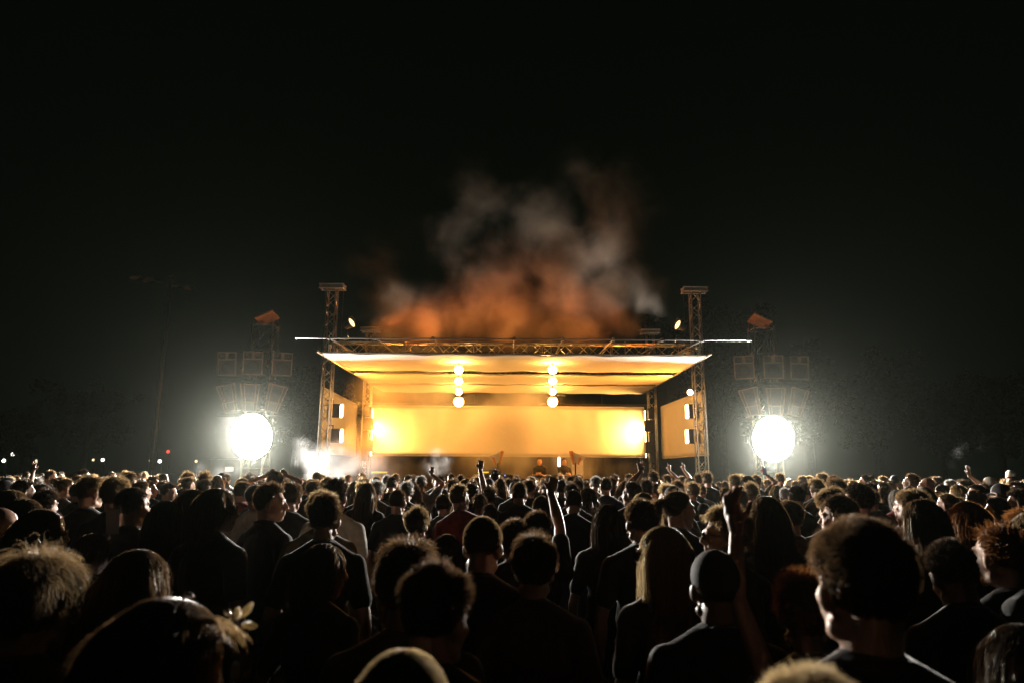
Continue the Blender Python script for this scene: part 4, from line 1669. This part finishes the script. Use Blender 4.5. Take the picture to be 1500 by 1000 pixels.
# px, top, width, yaw, style, colour, shirt (skin follows), options
MID = '''
5 700 28 50 cap k c|36 700 30 40 crop k c|75 688 16 80 short b n|63 706 22 10 fluffy k k|97 700 24 50 bun l k|115 706 22 0 short k k|155 697 18 0 crop l k|190 690 21 10 short b c
206 704 25 50 medium b k|225 710 14 0 long l k|225 695 17 30 crop b k|239 697 12 0 crop b c|219 702 22 60 short k k|238 703 16 20 short b c|248 705 24 72 crop k c|267 707 15 40 short l g
276 698 18 30 short b k|286 701 12 20 medium b k|301 690 18 0 quiff l k|300 702 21 0 short k k|317 700 13 0 crop l k|322 705 15 0 short b k|329 702 14 0 medium b c|353 700 16 0 crop l c
350 718 23 10 long b k|405 688 18 0 medium b k|443 700 14 0 crop b c|450 703 16 0 short k k|455 700 13 0 short l k|463 701 14 0 crop l g|470 704 18 0 medium l k|514 710 13 0 crop b k
525 714 18 0 long b k|538 704 26 4 long b k|554 707 14 0 short b c|567 694 15 0 crop g k|574 697 17 0 short k k|530 700 12 0 short b k|535 699 12 0 crop b k|514 705 13 0 short b k
583 716 25 0 buzz b k|590 737 25 0 short k k|598 694 13 0 crop k c|596 702 22 0 crop g c|617 695 18 0 crop g g|648 704 14 0 short b k|664 700 19 0 short b k|672 706 20 0 crop k k
675 694 14 0 short b c|691 706 23 0 crop k k|653 714 16 0 short k k|665 720 18 0 medium k k|649 723 24 0 short b g|675 727 23 0 long b k|703 721 24 0 crop b k|717 710 26 0 curly b k
725 686 17 0 curly k k|733 698 16 0 long b c|717 738 25 0 short k k|744 700 13 0 short b k|757 692 12 0 crop b r|757 699 13 0 short k k|761 705 24 0 short b k|707 702 12 0 short b k
775 701 20 0 short b k|782 697 12 0 short k k|784 710 16 0 crop k k|793 723 23 0 medium b k|798 703 13 0 short k k|822 700 20 0 crop k k|836 704 14 0 short b k|847 701 17 0 short k k
834 694 10 0 crop b c|847 694 10 0 short b r|840 716 25 0 buzz k k|861 711 24 -10 medium k w|872 693 16 0 short g c|887 699 20 -20 short k n|896 697 14 0 crop b k|921 693 13 0 short b k
926 705 29 -62 short k c|946 701 21 0 short k k|957 688 16 0 crop b k|977 694 14 0 fluffy b c|992 702 17 0 fluffy b c|999 696 12 0 short b k|1012 699 16 0 crop k k|1022 692 14 0 short b c
1036 690 15 0 quiff b k|1040 704 14 0 medium b k|1014 704 22 0 fluffy l k|1028 709 16 20 short b g|970 712 18 0 buzz b r|1048 709 14 0 medium k k|1062 703 12 0 crop b c|1062 713 17 0 short b k
1076 693 18 0 fluffy l c|1095 694 17 0 medium k k|1107 694 15 0 crop l c|1125 700 14 0 fluffy l c|1131 703 13 0 crop b k|1142 692 13 0 short l c|1010 729 22 30 long k k|1030 735 24 40 cap k c
1164 701 12 0 short b k|1175 695 12 0 crop l w|1153 712 15 0 medium b k|1166 710 23 0 buzz k k|1180 705 20 0 crop k c|1195 699 22 0 fluffy l k|1204 691 16 0 fluffy l k|1190 719 20 0 medium k k
1220 694 18 0 crop b k|1225 700 28 0 fluffy b k|1249 702 15 0 short l k|1274 704 21 0 crop k k|1272 695 14 -30 medium l k|1287 702 13 0 crop l c|1293 696 12 -30 short l k|1294 711 17 0 medium b g
1303 702 14 -60 short b c|1310 695 10 0 cap k c|1334 690 20 -50 crop b c|1334 710 22 -30 cap k k|1358 698 18 -55 bald b g|1371 697 13 -60 short b c|1380 708 19 -50 cap k y|1391 701 17 -40 short g c
1397 714 20 -40 medium k k|1413 701 20 -50 crop k c|1425 713 15 -30 short k c|1428 715 26 -40 medium b g|1450 697 19 -50 cap p c|1452 704 20 -40 crop k k|1465 707 25 -35 cap k k|1479 684 12 30 cap p g
1490 704 20 -40 short k c|1500 698 14 -30 crop b k|1352 712 26 -20 cap n k|1440 726 18 -40 short b g|1316 722 20 -20 medium k c|1275 716 24 -10 short b c|1190 732 26 -15 medium b c|1085 716 22 0 short b k
'''
CC = dict(k='black', b='brown', l='light', d='blond', g='grey', r='ginger', p='black', n='black')
SH = dict(k='black', c='charcoal', g='grey', n='navy', w='white', o='olive', r='red', y='yellow', b='brown', e='beige')
HW = dict(bald=.158, buzz=.17, short=.19, crop=.2, fluffy=.215, curly=.225, mop=.26, curls=.205, quiff=.2, medium=.2, bob=.21, long=.2, wavy=.23, pony=.18, bun=.185, cap=.185, beanie=.18)
FACES = {}
PEOPLE = []        # filled with dicts
GROUPC = 'people in the concert crowd'


def solve(px, top, wd, yaw, style, d=None):
    a = abs(math.sin(R(yaw)))
    W = HW[style] + .035 * a
    d = d or W * 1000 / wd
    return d


for row in CROWD:
    px, top, wd, yaw, style, hc, sk, sh, lab, op = row
    PEOPLE.append(dict(px=px, top=top, d=solve(px, top, wd, yaw, style, op.get('d')), yaw=yaw, style=style, hc=hc, sk=sk, sh=sh, lab=lab, op=op))
rg = random.Random(11)
for tok in MID.replace('\n', '|').split('|'):
    if not tok.strip():
        continue
    a = tok.split()
    px, top, wd, yaw = map(float, a[:4])
    PEOPLE.append(dict(px=px, top=top, d=min(15.5, solve(px, top, wd, yaw, a[4])), yaw=yaw + rg.uniform(-9, 9), style=a[4], hc=CC[a[5]], sk=rg.choice('aaabbbc'), sh=SH[a[6]], lab=None,
                       op=dict(fem=1 if a[4] in ('long', 'bun', 'pony', 'wavy', 'bob') else 0, pale=a[5] == 'p', capn=a[5] == 'n')))
# raised arms of people further back: (index by px, top) -> arm
ARMS = {(63, 706): dict(px=(49, 682), pose='open', s=0), (617, 695): dict(px=(632, 694), pose='point', s=1), (691, 706): dict(px=(703, 683), pose='point', s=1),
        (405, 688): dict(px=(421, 696), pose='relax', s=2), (946, 701): dict(px=(939, 690), pose='two', s=0), (977, 694): dict(px=(980, 688), pose='point', s=1),
        (999, 696): dict(px=(1001, 687), pose='point', s=1), (1413, 701): dict(px=(1420, 696), pose='open', s=1), (353, 700): dict(px=(367, 708), pose='grip', s=1, phone=1),
        (1107, 694): dict(px=(1119, 692), pose='grip', s=1, phone=1)}
# fill between and behind them
placed = []
for p in PEOPLE:
    q = P(p['px'], p['top'], p['d'])
    placed.append((q.x, q.y))
N_ALL = 297
tries = 0
while len(PEOPLE) < N_ALL and tries < 60000:
    tries += 1
    d = rg.choice((rg.uniform(6.5, 11), rg.uniform(10, 16.5), rg.uniform(12, 18.3)))
    px = rg.uniform(-25, 1525)
    x = (px - 750) / 1000 * d
    if any((x - a) ** 2 + (d - b) ** 2 < (.52 if d > 10 else .5) ** 2 for a, b in placed):
        continue
    H = min(1.84, max(1.58, rg.gauss(1.72, .065)))
    pr = 690 + (CAM_Z - H) * 1000 / d
    if d < 11:
        H = min(H, 1.72)
        pr = 690 + (CAM_Z - H) * 1000 / d
    if px < 110 and H > 1.72:
        H = 1.72
        pr = 690 + (CAM_Z - H) * 1000 / d
    placed.append((x, d))
    st = rg.choice(['short', 'crop', 'short', 'medium', 'crop', 'long', 'fluffy', 'pony', 'buzz', 'curly', 'bun', 'cap', 'long', 'short'])
    roll = R(ROLL) * (px - 750)
    PEOPLE.append(dict(px=px, top=pr + roll, d=d, yaw=rg.gauss(0, 22) - (px - 750) * .03, style=st, hc=rg.choice(['black', 'black', 'brown', 'brown', 'brown', 'light', 'light', 'blond', 'grey']),
                       sk=rg.choice('aabbbc'), sh=rg.choice(['black', 'black', 'charcoal', 'charcoal', 'grey', 'navy', 'brown', 'olive', 'white', 'red', 'beige']), lab=None,
                       op=dict(fem=1 if st in ('long', 'bun', 'pony') else 0, fill=1)))

# --- prototypes
BODY, HAIR = {}, {}


def body_proto(fem, rel, arms=('down', 'down')):
    k = (fem, rel, arms)
    if k not in BODY:
        BODY[k] = make_person_meshes('person', bool(fem), rel, 0, 0, arms, .012, seed=len(BODY) * 3 + 1)
        for me in BODY[k][:3]:
            me.materials.append(M['skin_a'])
    return BODY[k]


def hair_proto(style, lod, seed):
    k = (style, lod, seed)
    if k not in HAIR:
        n, w = ((2600, .0032), (900, .0055))[lod]
        if style in ('buzz',):
            n = int(n * 1.4)
        HAIR[k] = make_hair(style, n, w, 100 + seed * 7 + hash_style(style), K=None if lod == 0 else 4 if STY[style][0] < .1 else 7)
        HAIR[k].materials.append(M['hair_brown'])
    return HAIR[k]


def hash_style(s):
    return sum(ord(c) for c in s) % 97


HATS = {k: make_cap_mesh(k) for k in ('cap', 'beanie')}
GLS = make_glasses_mesh()
for me in list(HATS.values()) + [GLS]:
    me.materials.append(M['cap_dark'])


def child(name, me, mat, parent, mtx=None):
    o = bpy.data.objects.new(name, me)
    COL.objects.link(o)
    o.parent = parent
    if mtx is not None:
        o.matrix_local = mtx
    if mat is not None:
        o.material_slots[0].link = 'OBJECT'
        o.material_slots[0].material = mat
    return o


def held_phone(p, rz, tilt, lit, label, cat='phone'):
    t = empty('phone', p)
    t.rotation_euler = (R(tilt), 0, rz)
    MB().box((0, 0, 0), (.076, .009, .155)).build('case', M['glasses'] if cat == 'phone' and lit != 'pale' else M['paper'], t, bevel=.004)
    MB().box((0, -.0055, 0), (.069, .002, .146)).build('screen', M['phone_screen'] if lit == 'lit' else M['phone_view'] if lit == 'view' else M['paper'], t)
    tag(t, label, cat)
    return t


def held_cup(p, tiltv, label):
    t = empty('plastic_cup', p)
    t.rotation_euler = tiltv
    MB().lathe((0, 0, -.06), (0, 0, 1), [(.001, .004), (.03, .002), (.032, 0), (.045, .12), (.047, .122), (.044, .118), (.031, .006)], 24, caps=False).build('cup_wall', M['cup'], t, sm=True)
    MB().lathe((0, 0, -.05), (0, 0, 1), [(.0005, .05), (.037, .05)], 24, caps=False).build('drink', M['cup'], t)
    tag(t, label, 'cup')
    return t


PALE = {}
def place(p):
    op = p['op']
    px, top, d, style = p['px'], p['top'], p['d'], p['style']
    tp = P(px, top, d)
    ext = STY_E[style]
    s = tp.z / (1.734 + ext)
    s = max(.80, min(1.12, s))
    fem = bool(op.get('fem'))
    yaw = p['yaw']
    key = (round(px), round(top))
    arm = ARMS.get(key)
    uniq = p['lab'] is not None
    near = d < 3.2
    seed = int(px * 7 + top * 13) % 9973
    if uniq or arm:
        rel = max(-50, min(50, yaw * .7))
        ty = yaw - rel
        arms = list(op.get('arms', ('down', 'down')))
        cs, sn = math.cos(R(ty)), math.sin(R(ty))

        def to_local(wp):
            v = Vector(wp) - Vector((tp.x, d, 0))
            v = Vector((v.x * cs - v.y * sn, v.x * sn + v.y * cs, v.z))
            return v / s
        if arm:
            w = P(arm['px'][0], arm['px'][1], d + .05)
            sp = dict(abs=1, w=to_local(w), hint=(.8 if arm['s'] else -.8, -.3, -.6), hd=(.1 if arm['s'] else -.1, .1, 1), hn=(0, 1, .1), pose=arm['pose'])
            if arm['s'] == 2:
                w2 = P(px - 15, arm['px'][1], d + .05)
                arms = [dict(sp, w=to_local(w2), hint=(-1, -.3, -.3), hd=(.6, .1, .5)), dict(sp, hint=(1, -.3, -.3), hd=(-.6, .1, .5))]
            else:
                arms[arm['s']] = sp
        arms = [dict(a, w=to_local(P(*a['px']))) if isinstance(a, dict) and 'px' in a else a for a in arms]
        vox = .0065 if d < 2.4 else .008 if uniq else .0095
        mb_, ms_, mt_, Mh = make_person_meshes('person', fem, rel, op.get('pitch', 0), 0, tuple(arms), vox, seed, op.get('sleeve', .62))
        for me in (mb_, ms_, mt_):
            me.materials.append(M['skin_a'])
    else:
        rel = min((-60, -30, 0, 30, 60), key=lambda q: abs(q - yaw))
        ty = yaw - rel
        av = ('down', 'down') if (seed % 5) else ('front', 'down')
        mb_, ms_, mt_, Mh = body_proto(fem, rel, av)
        arms = av
    body = bpy.data.objects.new('person', mb_)
    COL.objects.link(body)
    # put the crown under the wanted pixel
    hc = Mh @ Vector((CR_C[0], CR_C[1], 0))
    lean = (R(rg.gauss(0, 3)), R(rg.gauss(0, 3.5))) if not (uniq or arm) else (0, 0)
    rot = Matrix.Rotation(R(-ty), 4, 'Z') @ Matrix.Rotation(lean[1], 4, 'Y') @ Matrix.Rotation(lean[0], 4, 'X')
    off = rot.to_3x3() @ Vector((hc.x, hc.y, hc.z)) * s
    body.location = (tp.x - off.x, d - off.y, 0)
    body.rotation_euler = (lean[0], lean[1], R(-ty))
    body.scale = (s, s, s)
    body.material_slots[0].link = 'OBJECT'
    body.material_slots[0].material = M['skin_' + p['sk']]
    shm = M['cloth_' + p['sh']] if not op.get('shirt_skin') else M['skin_b']
    child('shirt', ms_, shm, body)
    child('trousers', mt_, M['cloth_' + ('denim', 'black', 'charcoal', 'beige', 'black')[seed % 5]], body)
    hm_ = M['hair_' + p['hc']]
    if style in ('cap', 'beanie'):
        cm = M['cap_pale'] if op.get('pale') else M['cloth_navy'] if op.get('capn') else M['cap_dark']
        child('cap', HATS[style], cm, body, Mh)
        if style == 'cap':
            child('hair', hair_proto('buzz', 1, 0), hm_, body, Mh)
        else:
            child('hair', make_hair('buzz', 5000, .0016, seed), None, body, Mh).data.materials.append(hm_)
    elif style != 'bald':
        if uniq:
            if d < 2.0:
                n, w = 24000, .001
            elif d < 3.2:
                n, w = 9000, .0017
            else:
                n, w = 5000, .0024
            if style in ('long', 'bob', 'wavy', 'bun', 'pony'):
                n = int(n * .8)
            me = make_hair(style, n, w, seed, rel)
            me.materials.append(hm_)
            h = child('hair', me, None, body, Mh)
            if 'cut' in op:      # longer or shorter than the style's usual
                h.scale = h.scale
        else:
            child('hair', hair_proto(style, 0 if d < 8.5 else 1, seed % 2), hm_, body, Mh)
    if op.get('glasses'):
        child('glasses', GLS, M['glasses'], body, Mh)
    if op.get('shades'):
        child('sunglasses', GLS, M['glasses'], body, Mh @ Matrix.Translation((0, -.005, .075)) @ Matrix.Rotation(R(38), 4, 'X'))
    if op.get('flowers'):
        fm = MB()
        for k in range(5):
            a = 2 * math.pi * k / 5
            c = Vector((.02, .112, .085)) + Vector((.0 + .012 * math.cos(a), .008, .012 * math.sin(a)))
            fm.lathe(c, (math.cos(a), .4, math.sin(a)), [(.002, 0), (.006, .008), (.0075, .018), (.004, .03), (.001, .033)], 8, caps=False)
        o = fm.build('hair_flower', M['petal'], body, sm=True)
        o.matrix_local = Mh
        cl = MB()
        cl.lathe((.0, .1, .098), (0, .6, .8), [(.001, 0), (.009, .003), (.009, .008), (.001, .012)], 10, caps=False)
        cl.lathe((-.005, .02, .128), (0, .1, 1), [(.001, 0), (.011, .003), (.008, .008), (.001, .01)], 10, caps=False)
        o = cl.build('hair_clip', M['clip'], body, sm=True)
        o.matrix_local = Mh
        rgn = np.random.default_rng(5)
        base = np.array((0, .088, .085)) + rgn.normal(0, 1, (60, 3)) * (.04, .005, .006)
        v = np.array((0, .75, -.15)) + rgn.normal(0, .3, (60, 3))
        pts = np.stack([base + v * .011 * k + np.array((0, 0, -.0016)) * k * k for k in range(5)], 1)
        Vq, Fq = ribbons(pts, .002, rgn)
        me = np_mesh('fringe', Vq, Fq)
        me.materials.append(M['hair_light'])
        child('fringe', me, None, body, Mh)
    p['obj'] = body
    p['s'] = s
    body_m = Matrix.Translation(body.location) @ Matrix.Rotation(R(-ty), 4, 'Z') @ Matrix.Scale(s, 4)
    if op.get('cup'):
        q = P(108, 940, d + .1)
        held_cup(q, (R(70), R(10), R(-yaw + 8)), 'tan plastic cup tipped to the lips of the person with big fluffy brown hair')
    if op.get('cupr'):
        q = body_m @ Vector((.0, .42, 1.2))
        held_cup(q, (0, 0, 0), 'plastic cup held by the man in the black shirt right of the sharp profile')
    if op.get('phone'):
        q = body_m @ (Mh @ Vector((-.02, .27, -.16)))
        held_phone(q, R(-yaw + 40), -28, 'lit', 'glowing white phone screen in front of the woman in glasses looking down')
    if op.get('paper'):
        held_phone(P(165, 763, d - .12), R(8), 14, 'pale', 'pale pinkish phone held low beside the man with the shaved head')
    if arm and arm.get('phone'):
        q = P(arm['px'][0] + 1, arm['px'][1] + (0 if px < 700 else -3), d + .0)
        held_phone(q, R(4), 4, 'view', ('phone held upright below the left floodlight filming the stage' if px < 700 else 'phone held up just below the right floodlight'))


for p in PEOPLE:
    place(p)

# --- the rest of the crowd far back, beyond the people built one by one
def far_crowd():
    VV, FF, MI, n = [], [], [], 0
    protos = []
    for k, (fem, st, yaw) in enumerate(((0, 'short', 0), (1, 'long', 10), (0, 'crop', -25), (0, 'fluffy', 20), (1, 'medium', -10), (0, 'buzz', 5))):
        a, b, c, Mh = make_person_meshes('person', bool(fem), yaw, 0, 0, ('down', 'down'), .024, seed=70 + k)
        h = make_hair(st, 420, .007, 300 + k, K=4)
        parts = []
        for me, mi, mx in ((a, 0, None), (b, 1, None), (c, 1, None), (h, 2, Mh)):
            co = np.empty(len(me.vertices) * 3, np.float32)
            me.vertices.foreach_get('co', co)
            co = co.reshape(-1, 3).astype(float)
            if mx is not None:
                A = np.array(mx)
                co = co @ A[:3, :3].T + A[:3, 3]
            fs = np.array([list(p.vertices) if len(p.vertices) == 4 else list(p.vertices) + [p.vertices[-1]] for p in me.polygons if len(p.vertices) in (3, 4)])
            ok = np.array([len(set(f)) == 4 for f in fs])
            parts.append((co, fs[ok], mi))
            bpy.data.meshes.remove(me)
        protos.append(parts)
    r2 = random.Random(5)
    done, t = 0, 0
    while done < 150 and t < 20000:
        t += 1
        d = r2.uniform(12.0, 18.8)
        x = r2.uniform(-.78, .78) * d
        if any((x - p) ** 2 + (d - q) ** 2 < .40 ** 2 for p, q in placed):
            continue
        placed.append((x, d))
        done += 1
        H = min(1.8, max(1.58, r2.gauss(1.7, .06))) / 1.75
        an = r2.gauss(0, .4)
        cs, sn = math.cos(an), math.sin(an)
        m3 = np.array(((cs, -sn, 0), (sn, cs, 0), (0, 0, 1))) * H
        for co, fs, mi in r2.choice(protos):
            VV.append(co @ m3.T + np.array((x, d, 0)))
            FF.append(fs + n)
            MI.append(np.full(len(fs), mi, np.int32) if mi != 2 else np.full(len(fs), 2 + r2.randrange(2), np.int32))
            n += len(co)
    F = np.concatenate(FF)
    me = np_mesh('crowd', np.concatenate(VV), F)
    for mt in ('skin_b', 'cloth_charcoal', 'hair_black', 'hair_light'):
        me.materials.append(M[mt])
    mi = np.concatenate(MI)
    if len(mi) == len(me.polygons):
        me.polygons.foreach_set('material_index', mi)
    smooth(me)
    o = bpy.data.objects.new('crowd', me)
    COL.objects.link(o)
    tag(o, 'dense far crowd in front of the stage', kind='stuff')


far_crowd()

# --- the performers
for px, top, yaw, style, lab in ((790.5, 669.5, 172, 'short', 'performer with both hands low behind the dark table, left of the pale board'),
                                 (826.5, 670, 200, 'buzz', 'performer in a dark top standing in front of the pale board')):
    q = P(px, top, 23.75)
    mb_, ms_, mt_, Mh = body_proto(0, 0, ('front', 'front'))
    o = bpy.data.objects.new('person', mb_)
    COL.objects.link(o)
    sc_ = (q.z - .61) / 1.75
    o.location = (q.x, q.y, .61)
    o.rotation_euler = (0, 0, R(yaw))
    o.scale = (sc_,) * 3
    o.material_slots[0].link = 'OBJECT'
    o.material_slots[0].material = M['skin_a']
    child('shirt', ms_, M['cloth_black'], o)
    child('trousers', mt_, M['cloth_black'], o)
    child('hair', hair_proto(style, 1, 0), M['hair_brown'], o, Mh)
    tag(o, lab, 'person', 'performers on the stage')

# --- labels of the crowd
HWORD = dict(buzz='cropped', short='short', crop='thick', fluffy='fluffy', curly='curly', mop='fluffy', curls='curly', quiff='upswept', medium='smooth', bob='bobbed', long='long', wavy='wavy', pony='tied-back', bun='pinned-up')
CWORD = dict(black='black', brown='brown', light='light-brown', blond='blond', grey='grey', ginger='reddish')
ORD = ['first', 'second', 'third', 'fourth', 'fifth', 'sixth', 'seventh', 'eighth', 'ninth', 'tenth', 'eleventh', 'twelfth']


def zone(px):
    for lim, n in ((110, 'at the far left'), (300, 'left of left floodlight'), (355, 'just left of left floodlight'), (400, 'under left floodlight'), (468, 'between left floodlight and stage'),
                   (545, 'before left stage wing'), (640, 'before white left cloth end'), (705, 'under the left lamp row'), (775, 'before the stage centre'),
                   (840, 'under the right lamp row'), (905, 'before right cloth half'), (960, 'before white right cloth end'), (1045, 'before the right stage wing'),
                   (1100, 'between stage and right floodlight'), (1160, 'under the right floodlight'), (1260, 'just right of right floodlight'), (1390, 'right of right floodlight'), (1e9, 'at the far right')):
        if px < lim:
            return n


def rowname(d):
    return 'near' if d < 5.5 else 'middle' if d < 8.5 else 'far' if d < 12.5 else 'farthest'


by = {}
for p in PEOPLE:
    o = p['obj']
    o['category'] = 'person'
    o['group'] = GROUPC
    if p['lab']:
        o['label'] = p['lab']
        continue
    if p['style'] == 'cap':
        look = 'person in a ' + ('pale' if p['op'].get('pale') else 'dark') + ' cap'
    elif p['style'] == 'bald':
        look = 'bald person'
    else:
        look = f"person with {HWORD[p['style']]} {CWORD[p['hc']]} hair"
    base = f"{look}, {rowname(p['d'])} row {zone(p['px'])}"
    by.setdefault(base, []).append(p)
for base, ps in by.items():
    ps.sort(key=lambda q: q['px'])
    for i, p in enumerate(ps):
        p['obj']['label'] = base if len(ps) == 1 else f'{base}, {ORD[i]} from left'
